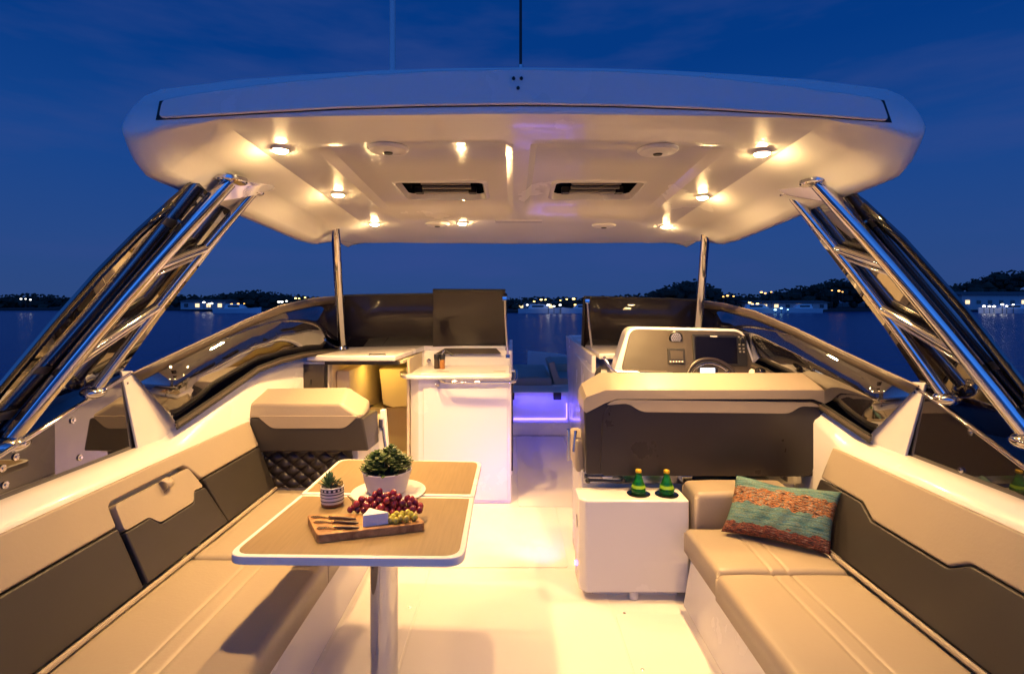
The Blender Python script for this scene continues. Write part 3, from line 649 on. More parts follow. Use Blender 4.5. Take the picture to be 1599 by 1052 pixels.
# ================================================================== FORWARD DASH DECK, WINDSCREENS, POLES
ZD = 1.2
def windscreen(sg):
    side = 'port' if sg < 0 else 'starboard'
    if sg < 0:
        topf = [(790, 459), (730, 459), (660, 459.5), (595, 460.5), (537, 462)]; botf = [(789, 539), (730, 540), (660, 541), (595, 542), (537, 543)]
        tops = [((537, 462), -1.52), ((490, 466), -1.59), ((440, 477), -1.655), ((385, 499), -1.70), ((330, 525), -1.735), ((270, 553), -1.76), ((208, 583), -1.78)]
        bots = [((537, 543), -1.50), ((500, 545), -1.60), ((470, 549), -1.655), ((436, 557), -1.70), ((400, 570), -1.735), ((340, 611), -1.76), ((272, 656), -1.77)]
    else:
        topf = [(912, 464), (955, 464.5), (1000, 465.5), (1045, 467), (1090, 469)]; botf = [(909, 545), (955, 546), (1000, 547), (1045, 548), (1090, 549)]
        tops = [((1090, 469), 1.62), ((1130, 474), 1.66), ((1178, 486), 1.70), ((1240, 512), 1.735), ((1300, 541), 1.755), ((1370, 574), 1.77), ((1434, 603), 1.785)]
        bots = [((1090, 549), 1.63), ((1125, 552), 1.66), ((1160, 557), 1.70), ((1200, 574), 1.735), ((1240, 598), 1.755), ((1300, 636), 1.77), ((1362, 676), 1.775)]
    ys = [4.97, 4.95, 4.90, 4.82, 4.71]
    if sg > 0: ys = [4.97, 4.95, 4.92, 4.88, 4.82]
    T = [at(a, d, y-.2) for (a, d), y in zip(topf, ys)]; B = [at(a, d, y) for (a, d), y in zip(botf, ys)]
    ws = thing('windscreen', (sg*1.2, 4.6, ZD), f'tinted {side} windscreen wrapping from the front to the {side} coaming', 'windscreen')
    b = MB(); rt = [b.bm.verts.new(p) for p in T]; rb = [b.bm.verts.new(p) for p in B]
    for i in range(len(T)-1): b.face([rt[i], rt[i+1], rb[i+1], rb[i]])
    b.build('front_glass', 'wscreen', ws, solid=.008)
    gA = onx(*tops[-1][0], sg*1.80); gB = T[-1]+V((0, 0, 0)); gC = B[-1]; gn = (gB-gA).cross(V((0, 0, 1))).normalized()
    TS = [onpl(*p, gA, gn) for p, x in tops]; BS = [onpl(*p, gA, gn) for p, x in bots]
    b = MB(); rt = [b.bm.verts.new(p) for p in TS]; rb = [b.bm.verts.new(p+(p-q).normalized()*.05) for p, q in zip(BS, TS)]
    for i in range(len(TS)-1): b.face([rt[i], rt[i+1], rb[i+1], rb[i]])
    b.build('side_glass', 'sideglass', ws, solid=.008)
    # dark ceramic band along the upper edge of the side glass, light top edge
    def strip(name, pts, down, m, th=.004, push=.006):
        bb = MB(); a_ = [bb.bm.verts.new(p+V((-sg*push, -push*.3, 0))) for p in pts]; c_ = [bb.bm.verts.new(p+d_+V((-sg*push, -push*.3, 0))) for p, d_ in zip(pts, down)]
        for i in range(len(pts)-1): bb.face([a_[i], a_[i+1], c_[i+1], c_[i]])
        return bb.build(name, m, ws, solid=th, angle=4)
    strip('edge_band', TS, [(q-p).normalized()*.055 for p, q in zip(TS, BS)], 'trim')
    MB().tube(TS, .006, 8).build('top_edge', 'beige', ws)
    MB().tube([p+V((0, 0, .003)) for p in T], .008, 8).build('top_edge', 'rubber', ws)
    # channel along the bottom of the glass
    ch = [p+V((-sg*.012, -.004, -.012)) for p in BS]
    MB().tube(ch, .009, 8).build('channel', 'rubber', ws)
    MB().tube([p+V((-sg*.010, -.012, -.014)) for p in ch], .011, 8).build('channel_trim', 'trim', ws)
    MB().tube([p+V((-sg*.018, -.022, -.026)) for p in ch], .006, 8).build('channel_lip', 'rubber', ws)
    MB().tube([p+V((0, -.012, -.006)) for p in B], .014, 8).build('front_channel', 'rubber', ws)
    MB().tube([p+V((0, -.03, -.012)) for p in B], .008, 8).build('front_channel_trim', 'greyplastic', ws)
    # upright at the corner and frame at the free end
    MB().tube([T[-1]+V((sg*.012, -.01, 0)), B[-1]+V((sg*.012, -.01, 0))], .022, 8).build('corner_post', 'rubber', ws)
    MB().tube([T[0]+V((0, -.008, 0)), B[0]+V((0, -.008, 0))], .012, 8).build('end_frame', 'rubber', ws)
    if sg < 0:
        ws_p = [(676, 453.5), (789, 454), (788, 538), (676, 541)]
        q = [at(a, d, y) for (a, d), y in zip(ws_p, (4.66, 4.70, 4.89, 4.85))]
        MB().prism(q, (0, .008, 0)).build('folded_door_glass', 'wscreen', ws)
        MB().tube([q[0]+V((0, 0, .003)), q[1]+V((0, 0, .003))], .012, 8).build('door_top_frame', 'rubber', ws)
        st = [at(788, 466, 4.6), at(789, 500, 4.66), at(793, 556, 4.72)]
    else:
        st = [at(917, 470, 4.6), at(920, 505, 4.62), at(925, 548, 4.64)]
    MB().tube(st, .010, 10).build('strut', 'steel', ws)
    for q in (st[0], st[-1]): MB().box(q.x-.02, q.x+.02, q.y-.02, q.y+.02, q.z-.018, q.z+.018).build('strut_bracket', 'chrome', ws, bevel=.004)
windscreen(-1); windscreen(1)
for sg, top_, bot_ in ((-1, (522.5, 349), (534, 541)), (1, (1102, 353), (1088, 545))):
    side = 'port' if sg < 0 else 'starboard'
    tq = onceil(*top_, -.02); bq = at(*bot_, 4.45); md = at(524.5 if sg < 0 else 1101, 375, (tq.y+.05))
    t_ = thing('support_pole', bq, f'slim polished steel pole between the {side} windscreen and the front of the hardtop', 'pole', 'front hardtop poles')
    MB().tube([tq+V((0, 0, .02)), tq.lerp(md, .5), md, md.lerp(bq, .4), md.lerp(bq, .8), bq], .030, 18).build('tube', 'chrome', t_)
    MB().lathe([(0, 0), (.055, 0), (.05, .02), (.034, .03), (0, .03)], bq+V((0, 0, -.02)), 20).build('base', 'chrome', t_)
    MB().prism([tq+V((-.08, -.04, 0)), tq+V((.13*(-sg), -.04, .006)), tq+V((.0, .05, -.03))], (0, 0, .02)).build('gusset', 'chrome', t_, bevel=.003)
# foredeck either side of the walkway (carries the windscreens)
def foredeck(sg):
    side = 'port' if sg < 0 else 'starboard'
    xi = -.06 if sg < 0 else .68
    y0 = 4.0 if sg < 0 else 4.15
    p = [(xi, 4.86 if sg < 0 else y0), (xi, 6.4), (sg*1.2, 6.6), (sg*1.6, 5.8), (sg*1.80, 4.8), (sg*1.70, 4.35), (sg*1.585, 4.16), (sg*1.56, 4.04), (sg*1.42, y0)]
    if sg < 0: p += [(-.88, y0), (-.80, 4.86)]
    f = MB().prism([(x, y, ZD-.055) for x, y in p], (0, 0, .045)).build('foredeck', 'gel', bevel=.012)
    tag(f, f'white foredeck top under the {side} windscreen', 'foredeck')
foredeck(-1); foredeck(1)
def hull_of(pts):
    b = MB(); vs = [b.bm.verts.new(p) for p in pts]
    r = bmesh.ops.convex_hull(b.bm, input=vs)
    junk = [g for g in r['geom_interior'] if isinstance(g, bmesh.types.BMVert)]+[v for v in b.bm.verts if not v.link_faces]
    bmesh.ops.delete(b.bm, geom=list(set(junk)), context='VERTS')
    bmesh.ops.dissolve_limit(b.bm, angle_limit=math.radians(3), verts=b.bm.verts[:], edges=b.bm.edges[:])
    return b
# ================================================================== COMPANIONWAY (port, lit from inside)
cw = thing('companionway', (-1.1, 4.05, 0), 'lit yellow stairwell opening to the cabin beside the galley unit', 'companionway')
b = MB(); b.box(-1.69, -1.405, 4.06, 4.10, 0, 1.135); b.build('bulkhead', 'gel', cw, bevel=.004)
bp = MB().box(-1.64, -1.425, 4.046, 4.0585, .93, 1.12).build('switch_panel', 'panel', cw, bevel=.004)
for x, z, w_, h_ in ((-1.60, 1.075, .02, .03), (-1.57, 1.075, .02, .03), (-1.61, .985, .012, .04), (-1.53, .985, .012, .04)):
    MB().box(x-w_/2, x+w_/2, 4.038, 4.045, z-h_/2, z+h_/2).build('switch', 'black', bp, bevel=.003)
MB().box(-1.418, -1.406, 4.035, 4.059, .55, 1.135).build('door_track', 'rubber', cw)
MB().box(-1.42, -.86, 4.03, 4.075, 1.118, 1.143).build('door_track', 'rubber', cw)
b = MB(); b.box(-1.41, -1.39, 4.11, 5.35, -.6, 1.14); b.box(-.84, -.82, 4.25, 5.35, -.6, 1.14); b.box(-1.39, -.84, 5.33, 5.35, -.6, 1.14); b.box(-1.39, -.84, 4.11, 5.33, 1.12, 1.14)
b.build('lining', 'cabinin', cw, angle=20)
MB().prism([at(a, d, 4.75) for a, d in ((592, 576), (648, 576), (648, 634), (613, 636), (598, 631))], (0, .28, 0)).build('locker', 'cabinin', cw, bevel=.006)
MB().box(-1.38, -.85, 4.35, 4.7, .0, .28).build('step', 'cabinin', cw, bevel=.01)
MB().box(-1.38, -.85, 4.9, 5.3, .2, .62).build('step', 'cabinin', cw, bevel=.01)
MB().prism([V((-1.385, 4.2, .75)), V((-1.385, 4.2, 1.05)), V((-1.385, 5.2, 1.05)), V((-1.385, 5.2, .6))], (.10, 0, 0)).build('side_locker', 'cabinin', cw, bevel=.008)
MB().lathe([(0, 0), (.03, 0), (.03, -.01), (0, -.012)], (-1.12, 4.55, 1.119), 16).build('cabin_lamp', emit('cabin_lamp_lens', (1, .72, .2), 3), cw)
area('cabin_lamp_light', (-1.12, 4.55, 1.10), (0, 0, 0), .06, 2.2, (1, .60, .09), cw)
MB().tube([at(576, 556, 4.02), at(577, 553, 4.02), at(602, 553, 4.02), at(603, 556, 4.02)], .005, 8).build('latch', 'black', cw)
# ================================================================== GALLEY UNIT
ga = thing('galley_unit', (-.42, 4.5, 0), 'white galley unit with a polished rail and worktop beside the walkway', 'galley unit')
b = MB()
pl = [(-.80, 4.24), (-.74, 4.2), (-.02, 4.2), (-.005, 4.215), (-.01, 4.88), (-.815, 4.88), (-.815, 4.26)]
b.prism([V((x, y, 0)) for x, y in pl], (0, 0, .985)); b.build('cabinet', 'gel', ga, bevel=.008)
MB().box(-.70, -.035, 4.190, 4.2005, .03, .915).build('door', 'gel', ga, bevel=.004)
pl = smooth_poly([V((-.93, 4.35, .985)), V((-.84, 4.15, .985)), V((.0, 4.155, .985)), V((.0, 4.80, .985)), V((-.93, 4.80, .985))], .09, 6)
MB().prism(pl, (0, 0, .034)).build('worktop', 'gel_liner', ga, bevel=.012)
MB().prism([V((-.72, 4.175, 1.0195)), V((-.02, 4.175, 1.0195)), V((-.02, 4.72, 1.0195)), V((-.66, 4.72, 1.0195))], (0, 0, .010)).build('worktop_lid', 'gel_liner', ga, bevel=.004)
MB().prism([V((-.95, 4.80, .97)), V((-.95, 4.86, 1.15)), V((-.95, 4.90, 1.15)), V((-.95, 4.90, .97))], (.94, 0, 0)).build('upstand', 'gel_liner', ga, bevel=.008)
q = [at(695, 543.5, 4.845), at(775, 543.5, 4.845), at(783, 552, 4.81), at(680, 552, 4.81)]
MB().prism([p+V((0, -.01, .0)) for p in q], (0, .012, 0)).build('lid_recess', 'panel', ga, bevel=.003)
rl = [at(686, 594, 4.195), at(690, 595, 4.15), at(697, 596, 4.125), at(740, 596.5, 4.12), at(795, 596.5, 4.12), at(804, 595, 4.13), at(806, 590, 4.18), at(806, 579, 4.33), at(800, 578, 4.34)]
MB().tube(rl, .0125, 12).build('rail', 'chrome', ga)
MB().box(-.60, -.57, 4.17, 4.2, .93, .955).build('rail_foot', 'chrome', ga, bevel=.004)
for x in (-.56, -.1): MB().box(x-.05, x+.05, 4.30, 4.32, 1.0296, 1.034).build('lid_pull', 'greyplastic', ga, bevel=.002)
MB().box(-.03, .004, 4.9, 6.34, 0, 1.14).build('walkway_wall', 'gel', ga, bevel=.004)
MB().box(-.0095, .008, 4.7, 4.76, .1, .98).build('door_gasket', 'rubber', ga)
MB().lathe([(0, 0), (.018, 0), (.02, .02), (.012, .03), (0, .03)], at(670, 563, 4.78)+V((0, 0, 0)), 14, Matrix.Rotation(PI/2, 3, 'X')).build('knob', 'steel', ga)
def grinder(px, label, m):
    q = onz(px, 575.5, 1.030); g = thing('grinder', q, label, 'grinder', 'grinders on the galley worktop')
    MB().lathe([(0, 0), (.021, 0), (.023, .004), (.022, .075), (0, .075)], q, 20).build('jar', m, g)
    MB().lathe([(0, .076), (.021, .076), (.024, .085), (.025, .118), (.021, .124), (0, .124)], q, 20).build('cap', 'black', g)
grinder(682, 'dark grinder full of black peppercorns on the galley worktop', 'pepper'); grinder(690.5, 'grinder full of orange spice on the galley worktop', 'salt')
tp = thing('tap', at(692, 566, 4.72), 'small black folding tap at the back of the galley worktop', 'tap')
MB().tube([at(690, 566, 4.72), at(690, 553, 4.72), at(693, 548, 4.72), at(697, 547, 4.72)], .006, 8).build('spout', 'chrome', tp)
MB().tube([at(696, 547, 4.72), at(707, 554, 4.70)], .011, 8).build('lever', 'black', tp)
# ================================================================== WALKWAY TO THE BOW
wk = thing('bow_step', (.33, 6.5, 0), 'moulded step up to the bow lit by a purple light strip', 'step')
MB().box(-.03, .74, 6.325, 6.5, 0, .155).build('lower_step', 'gel', wk, bevel=.01)
MB().box(-.9, 1.2, 6.502, 9.0, 0, .49).build('upper_step', 'gel', wk, bevel=.012)
MB().box(.02, .66, 6.488, 6.5, .157, .169).build('light_strip', 'led', wk)
MB().tube([(.665, 6.46, .17), (.665, 6.46, .36)], .006, 8).build('light_strip', 'led', wk)
area('strip_light', (.34, 6.40, .40), (math.radians(62), 0, 0), .62, 1.0, PURPLE, wk, 'RECTANGLE', .03)
area('strip_light', (.34, 6.36, .30), (math.radians(-55), 0, 0), .5, .25, PURPLE, wk, 'RECTANGLE', .03)
for x0, x1 in ((.505, .60), (-.02, .03)):
    MB().box(x0, x1, 6.46, 6.5, .40, .485).build('hinge_block', 'rubber', wk, bevel=.006)
c = cushion(.01, .52, 7.0, 8.4, .4905, .60, .03, puff=.003).build('bow_cushion', 'beige'); tag(c, 'flat grey-lit cushion at the bow beside the port walkway wall', 'cushion', 'bow seat cushions')
c = MB().prism([at(a, d, 7.1) for a, d in ((856, 567), (866, 564), (874, 590), (915, 592), (915, 606), (867, 606))], (0, .7, 0)).build('bow_cushion', 'beige', bevel=.012); tag(c, 'raised bow cushion with an upright end beside the starboard walkway wall', 'cushion', 'bow seat cushions')
c = cushion(.62, 1.2, 8.0, 9.0, .4905, .66, .03, puff=.003).build('bow_cushion', 'beige'); tag(c, 'farthest bow cushion behind the raised one', 'cushion', 'bow seat cushions')
# ================================================================== HELM CONSOLE
he = thing('helm_console', (1.2, 3.9, 0), 'white helm console with taupe instrument panel, wheel and screens', 'helm console')
b = MB(); pl = [(.60, 4.16), (.62, 4.0), (.64, 3.72), (1.70, 3.72), (1.72, 4.6), (.72, 6.3), (.69, 6.3)]
b.prism([V((x, y, 0)) for x, y in pl], (0, 0, 1.06)); b.build('body', 'gel', he, bevel=.01)
MB().prism([V((.66, 3.55, 1.0)), V((1.71, 3.35, 1.0)), V((1.71, 4.15, 1.0)), V((.66, 4.15, 1.0))], (0, 0, .068)).build('dash_top', 'gel_liner', he, bevel=.015)
MB().prism([V((.60, 4.0, 1.06)), V((.60, 4.0, 1.19)), V((.64, 6.3, 1.19)), V((.69, 6.3, .0)), V((.69, 4.3, 1.06))], (.03, 0, 0)).build('walkway_wall', 'gel', he)
def fY(py): return 3.66+.14*(590-py)/80
def fp(px, py, o=0.0): return at(px, py, fY(py)-o)
hood = smooth_poly([fp(955, 592, -.01), fp(981, 510, -.01), fp(1161, 514, -.01), fp(1190, 592, -.01)], .07, 6)
MB().prism(hood, (0, .22, .0), .97).build('hood', 'gel_liner', he, bevel=.012)
pan = MB().prism(smooth_poly([fp(969, 582, .004), fp(985, 513.5, .004), fp(1158, 517.5, .004), fp(1184, 590, .004)], .06, 6), (0, .01, 0)).build('instrument_panel', 'panel', he, bevel=.003)
def inst(name, m, pts, o, th=.012, parent=None, bev=.003):
    return MB().prism([fp(a, d, o) for a, d in pts], (0, th, 0)).build(name, m, parent or he, bevel=bev)
big = inst('chart_plotter', 'black', [(1080.5, 521.5), (1166, 524), (1168, 571.5), (1084, 570)], .016, bev=.006)
inst('plotter_screen', 'screen', [(1085, 525), (1150, 527), (1152, 567.5), (1086.5, 566.5)], .0185, .003, big, .001)
inst('plotter_print', 'whiteplastic', [(1109, 524), (1120, 524.3), (1120, 526), (1109, 525.7)], .0182, .003, big, 0)
for i, (a, d) in enumerate(((1154, 526), (1160, 526.3), (1155, 538), (1161, 538.2), (1155.5, 544), (1161.5, 544.2), (1156, 549), (1162, 549.2))):
    inst('plotter_button', 'greyplastic', [(a-1.4, d-1.2), (a+1.4, d-1.2), (a+1.4, d+1.2), (a-1.4, d+1.2)], .02, .006, big, .001)
MB().lathe([(0, 0), (.019, 0), (.019, .012), (.013, .018), (0, .018)], fp(1158, 531, .014), 18, Matrix.Rotation(PI/2, 3, 'X')).build('plotter_knob', 'black', big)
sm = inst('small_display', 'black', [(1042, 543.5), (1069, 544.5), (1070.5, 568), (1043.5, 567.5)], .014, bev=.004)
inst('display_screen', 'panel', [(1047, 547), (1066.5, 548), (1067, 561), (1047.5, 560.5)], .0162, .003, sm, .001)
for i in range(5): inst('display_button', 'whiteplastic', [(1046+i*4.6, 563.2), (1048.4+i*4.6, 563.3), (1048.4+i*4.6, 565.2), (1046+i*4.6, 565.1)], .016, .004, sm, 0)
gq = fp(1055, 527, .004); RX = Matrix.Rotation(PI/2+.12, 3, 'X')
gau = MB().lathe([(0, 0), (.048, 0), (.048, .010), (.043, .016), (.038, .013), (0, .012)], gq, 32, RX).build('round_gauge', 'black', he)
MB().lathe([(0, .0125), (.036, .0125), (.036, .0135), (0, .0135)], gq, 28, RX).build('dial', 'whiteplastic', gau)
for k in range(5):
    w_ = (.018, .03, .034, .03, .016)[k]; z_ = (k-2)*.012
    for j in range(-2, 3):
        if abs(j*.013) < w_: 
            p = gq+RX @ V((j*.013+(k % 2)*.006, z_, .0148)); MB().box(p.x-.0035, p.x+.0035, p.y-.001, p.y+.001, p.z-.003, p.z+.003).build('dial_mark', 'black', gau)
# rail and speaker left of the hood, slot in front of the hood
MB().tube([at(943, 557, 3.62), at(948, 566, 3.60), at(955, 576, 3.58), at(963, 580.5, 3.57), at(985, 581.5, 3.57), at(1050, 583, 3.57)], .010, 10).build('grab_rail', 'chrome', he)
MB().prism([at(972, 577, 3.60), at(1040, 578.5, 3.60), at(1047, 583, 3.56), at(972, 582, 3.56)], (0, .01, -.01)).build('glove_tray', 'panel', he, bevel=.002)
MB().prism(smooth_poly([at(927, 594, 3.70), at(930, 578, 3.71), at(939, 569, 3.73), at(938, 588, 3.70)], .03), (0, .01, 0)).build('loudspeaker', 'rubber', he, bevel=.004)
# wheel
wc = at(1113, 599, 3.42); tilt = Matrix.Rotation(math.radians(-28), 3, 'X')
def wp(a, r): return wc+tilt @ V((r*math.cos(a), 0, r*math.sin(a)))
wh_ = MB().tube([wp(2*PI*k/40, .165) for k in range(40)], .0165, 12, closed=True).build('steering_wheel', 'dark', he)
for a in (math.radians(38), math.radians(150), math.radians(270)):
    MB().tube([wp(a, .04), wp(a, .16)], .009, 8, radii=[.014, .008]).build('spoke', 'chrome', wh_)
MB().tube([wp(2*PI*k/40, .138) for k in range(2, 19)], .004, 8).build('inner_trim', 'chrome', wh_)
MB().lathe([(0, -.03), (.05, -.03), (.055, 0), (.045, .012), (0, .012)], wc, 24, tilt @ Matrix.Rotation(PI/2, 3, 'X')).build('hub', 'black', wh_)
q = at(1108, 579, 3.52); MB().prism([at(1094, 574.5, 3.54), at(1117, 574.5, 3.54), at(1117, 583, 3.52), at(1094, 583, 3.52)], (0, .01, 0)).build('wheel_display', 'dial', he, bevel=.002)
MB().prism([at(1090, 573, 3.555), at(1121, 573, 3.555), at(1123, 586, 3.525), at(1088, 586, 3.525)], (0, .01, 0)).build('display_cowl', 'black', he, bevel=.004)
# throttle
tq = at(1187, 588, 3.42); tq.z = 1.069
MB().lathe([(0, 0), (.055, 0), (.052, .018), (.036, .03), (.03, .045), (0, .045)], tq, 20).build('throttle_base', 'blackgloss', he)
MB().lathe([(0, .046), (.028, .046), (.033, .055), (.033, .085), (.022, .10), (0, .10)], tq, 20).build('throttle_lever', 'blackgloss', he)
# ================================================================== HELM SEAT
Yh = 2.985
hs = thing('helm_bench', (1.08, 3.2, 0), 'wide helm seat with charcoal back and beige bolster seen from behind', 'helm seat')
def hp(px, py, o=0.0): return at(px, py, Yh-o)
MB().prism([hp(912, 641), hp(915, 741), hp(1272, 744), hp(1274, 700), hp(1302, 668), hp(1304, 642), hp(1288, 624), hp(932, 620)], (0, .20, .0)).build('back_shell', 'dark', hs, bevel=.012)
rings = []
for px, k in ((911, .30), (915, .55), (945, 1.0), (962, 1.05), (1268, 1.05), (1283, 1.0), (1300, .55), (1305, .3)):
    x = hp(px, 600).x
    zb = {.30: .985, .55: .975, 1.0: 1.03, 1.05: 1.052}[k]
    k_ = min(1, k)
    prof = [(Yh-.014, zb), (Yh-.014, 1.015+.088*k_), (Yh+.012, 1.015+.102*k_), (Yh+.19, 1.03+.142*k_), (Yh+.235, 1.03+.11*k_), (Yh+.235, zb)]
    rings.append([V((x, y, z)) for y, z in prof])
MB().loft(rings).build('bolster', 'beige', hs, bevel=.009, seg=3)
ip = MB().prism(smooth_poly([hp(936, 743, .006), hp(941, 645, .006), hp(960, 624.5, .006), hp(1272, 629, .006), hp(1284, 648, .006), hp(1269, 744, .006)], .05, 5), (0, .03, 0)).build('back_panel', 'dark', hs, bevel=.007)
MB().prism(smooth_poly([hp(945, 633, .011), hp(960, 624, .011), hp(1272, 628.5, .011), hp(1283, 636, .011), hp(1252, 634, .011), hp(1232, 646, .011), hp(1003, 643.5, .011), hp(980, 630, .011)], .025, 4), (0, .03, 0)).build('beige_band', 'beige', ip, bevel=.004)
MB().box(.40, 1.64, 3.08, 3.52, 0, .62).build('base', 'gel', hs, bevel=.012)
MB().box(.41, 1.66, 3.045, 3.078, .555, .625).build('hinge_rail', 'steel', hs, bevel=.004)
MB().tube([hp(917, 749, -.02), hp(945, 750, -.02), hp(972, 752, -.02)], .009, 8).build('hinge_rod', 'black', hs)
for a in (918, 973): MB().ball(hp(a, 750, -.02), .016, 10, 8).build('hinge_knob', 'black', hs)
for a in (950, 1075, 1240): MB().box(hp(a, 750).x-.03, hp(a, 750).x+.03, Yh+.02, Yh+.06, .575, .612).build('hinge', 'chrome', hs, bevel=.004)
MB().box(.37, .44, 3.10, 3.42, .60, .79).build('seat_side', 'beige', hs, bevel=.02)
MB().tube([at(899, 672, 3.15), at(896, 705, 3.13)], .009, 8).build('strut', 'steel', hs)
MB().box(.325, .345, 3.13, 3.17, .66, .84).build('strut_bracket', 'chrome', hs, bevel=.004)
# ================================================================== FRIDGE CABINET, BOTTLES
fc = thing('cabinet', (.65, 2.95, 0), 'white cockpit fridge cabinet behind the helm seat, two bottles on top', 'cabinet')
pl = [(.394, 2.83), (.945, 2.83), (.945, 3.035), (.36, 3.035), (.36, 2.875)]
MB().prism([V((x, y, .045)) for x, y in pl], (0, 0, .495)).build('body', 'gel', fc, bevel=.012)
MB().prism([V((x, y, 0)) for x, y in [(.44, 2.90), (.90, 2.90), (.90, 3.03), (.44, 3.03)]], (0, 0, .046)).build('plinth', 'gel', fc)
q = V((.655, 2.865, .0045)); MB().lathe([(0, 0), (.026, 0), (.024, .042), (0, .042)], q, 18).build('foot', 'whiteplastic', fc)
MB().box(.355, .361, 2.92, 2.95, .36, .42).build('latch', 'steel', fc, bevel=.002)
cl_ = MB().lathe([(0, 0), (.014, 0), (.012, .006), (0, .007)], (.359, 2.97, .14), 14, Matrix.Rotation(-PI/2, 3, 'Y')).build('courtesy_lamp', 'led', fc)
area('courtesy_light', (.340, 3.0, .16), V((-.42, 1, .10)).to_track_quat('-Z', 'Y').to_euler(), .03, 1.7, PURPLE, fc, spread=math.radians(75))
def bottle(px, py, label):
    q = onz(px, py, .5405)
    h = thing('cup_holder', q, 'dark round cup holder ring under the '+label, 'cup holder', 'cup holders in the cabinet top')
    MB().lathe([(.043, 0), (.063, 0), (.064, .003), (.058, .006), (.045, .004)], q, 32).build('ring', 'blackgloss', h)
    MB().lathe([(0, .0005), (.044, .0005), (.044, .0025), (0, .0025)], q, 24).build('recess', 'black', h)
    b0 = q+V((0, 0, .003))
    t_ = thing('bottle', b0, 'small green glass bottle, '+label, 'bottle', 'green bottles on the cabinet')
    MB().lathe([(0, 0), (.034, 0), (.0395, .004), (.0405, .012), (.039, .028), (.033, .050), (.0245, .074), (.0175, .094), (.0145, .106), (.0140, .114), (0, .114)], b0, 28).build('glass', 'bottle', t_)
    MB().lathe([(.0382, .0345), (.0365, .041), (.0340, .0505), (.0347, .0505), (.0374, .041), (.0390, .0345)], b0, 28).build('label', 'label', t_)
    MB().lathe([(0, .1145), (.016, .1145), (.0165, .117), (.0165, .128), (.014, .131), (0, .131)], b0, 24).build('cap', 'cap', t_)
bottle(997, 770.5, 'bottle nearer the galley of the pair'); bottle(1041, 771.5, 'bottle beside the settee of the pair')
# ================================================================== SETTEES
st = thing('settee', (-1.2, 1.2, 0), 'long beige port settee behind the table', 'settee', 'settees along both sides')
b = MB(); b.prism([(-1.68, -1.2, 0), (-.86, -1.2, 0), (-.915, -1.2, .275), (-1.68, -1.2, .275)], (0, 4.53, 0)); b.build('base', 'gel', st, bevel=.01)
MB().box(-1.6, -.90, -1.2, 3.33, .276, .30).build('plinth', 'gel', st)
cushion(-1.485, -.845, -1.1, 2.443, .301, .42, .028, seams=(-1.12, -1.195)).build('seat_cushion', 'beige', st, angle=180)
cushion(-1.485, -.845, 2.45, 3.34, .301, .42, .028, seams=(-1.12, -1.195)).build('seat_cushion', 'beige', st, angle=180)
s2 = thing('settee', (1.2, 1.2, 0), 'beige starboard settee with the woven pillow on it', 'settee', 'settees along both sides')
b = MB(); b.prism([(1.68, -1.2, 0), (.90, -1.2, 0), (.945, -1.2, .275), (1.68, -1.2, .275)], (0, 4.0, 0)); b.build('base', 'gel', s2, bevel=.01)
MB().box(.93, 1.6, -1.2, 2.8, .276, .30).build('plinth', 'gel', s2)
cushion(.885, 1.475, -1.1, 2.312, .301, .42, .028, seams=(1.13, 1.205)).build('seat_cushion', 'beige', s2, angle=180)
cushion(.895, 1.475, 2.319, 2.765, .301, .423, .026, seams=(1.13, 1.205)).build('seat_cushion', 'beige', s2, angle=180)
cushion(.957, 1.50, 2.775, 2.99, .30, .60, .03, puff=.004).build('end_bolster', 'beige', s2, angle=180)
# ================================================================== COMPANION SEAT (aft face)
Yc = 3.37
cs = thing('companion_seat', (-1.3, 3.5, 0), 'companion seat with beige cap and charcoal back at the head of the port settee', 'seat')
def cp(px, py, y=Yc): return at(px, py, y)
hull_of([cp(374, 653), cp(566, 653), cp(575, 704), cp(403, 706), cp(380, 646, 3.6), cp(590, 640, 3.6), cp(592, 690, 3.6), cp(404, 694, 3.6)]).build('back_panel', 'taupe', cs, bevel=.012)
hull_of([cp(370, 652, Yc-.006), cp(392, 630, Yc+.01), cp(533, 631, Yc+.01), cp(566, 653, Yc-.006), cp(402, 606, 3.58), cp(546, 604, 3.58), cp(578, 625, 3.58), cp(578, 646, 3.6), cp(385, 640, 3.6)]).build('cap', 'beige', cs, bevel=.02, seg=4)
MB().prism(smooth_poly([cp(400, 649, Yc-.007), cp(424, 669, Yc-.007), cp(538, 669, Yc-.007), cp(560, 649, Yc-.007)], .03), (0, .03, 0)).build('cap_band', 'beige', cs, bevel=.006)
b = MB(); x0, x1 = -1.60, -1.03; z0, z1 = .40, .665
def quilt(x, z):
    a = (x*1.0+z*1.25)/.105*PI; c_ = (x*1.0-z*1.25)/.105*PI
    return V((x, 3.44-.022*math.sqrt(abs(math.sin(a)*math.sin(c_))), z))
b.grid(quilt, [x0+(x1-x0)*i/110 for i in range(111)], [z0+(z1-z0)*i/56 for i in range(57)])
b.build('quilted_panel', 'dark', cs, solid=.01, angle=180, offset=0)
MB().box(-1.66, -1.0, 3.46, 3.9, 0, .64).build('base', 'gel', cs, bevel=.01)
MB().box(-1.6, -.93, 3.63, 4.0, .645, .76).build('seat_cushion', 'beige', cs, bevel=.03)
MB().prism([at(593, 640, 3.66), at(601, 640, 3.66), at(606, 706, 3.6), at(577, 706, 3.6), at(592, 675, 3.62)], (0, .05, 0)).build('side_bracket', 'gel', cs, bevel=.006)
MB().tube([at(597, 660, 3.64), at(602, 700, 3.58)], .010, 8).build('strut', 'steel', cs)
MB().box(*[v for v in (at(597, 660, 3.64).x-.02, at(597, 660, 3.64).x+.012, 3.61, 3.66, at(597, 660, 3.64).z-.03, at(597, 660, 3.64).z+.03)]).build('hinge', 'chrome', cs, bevel=.004)
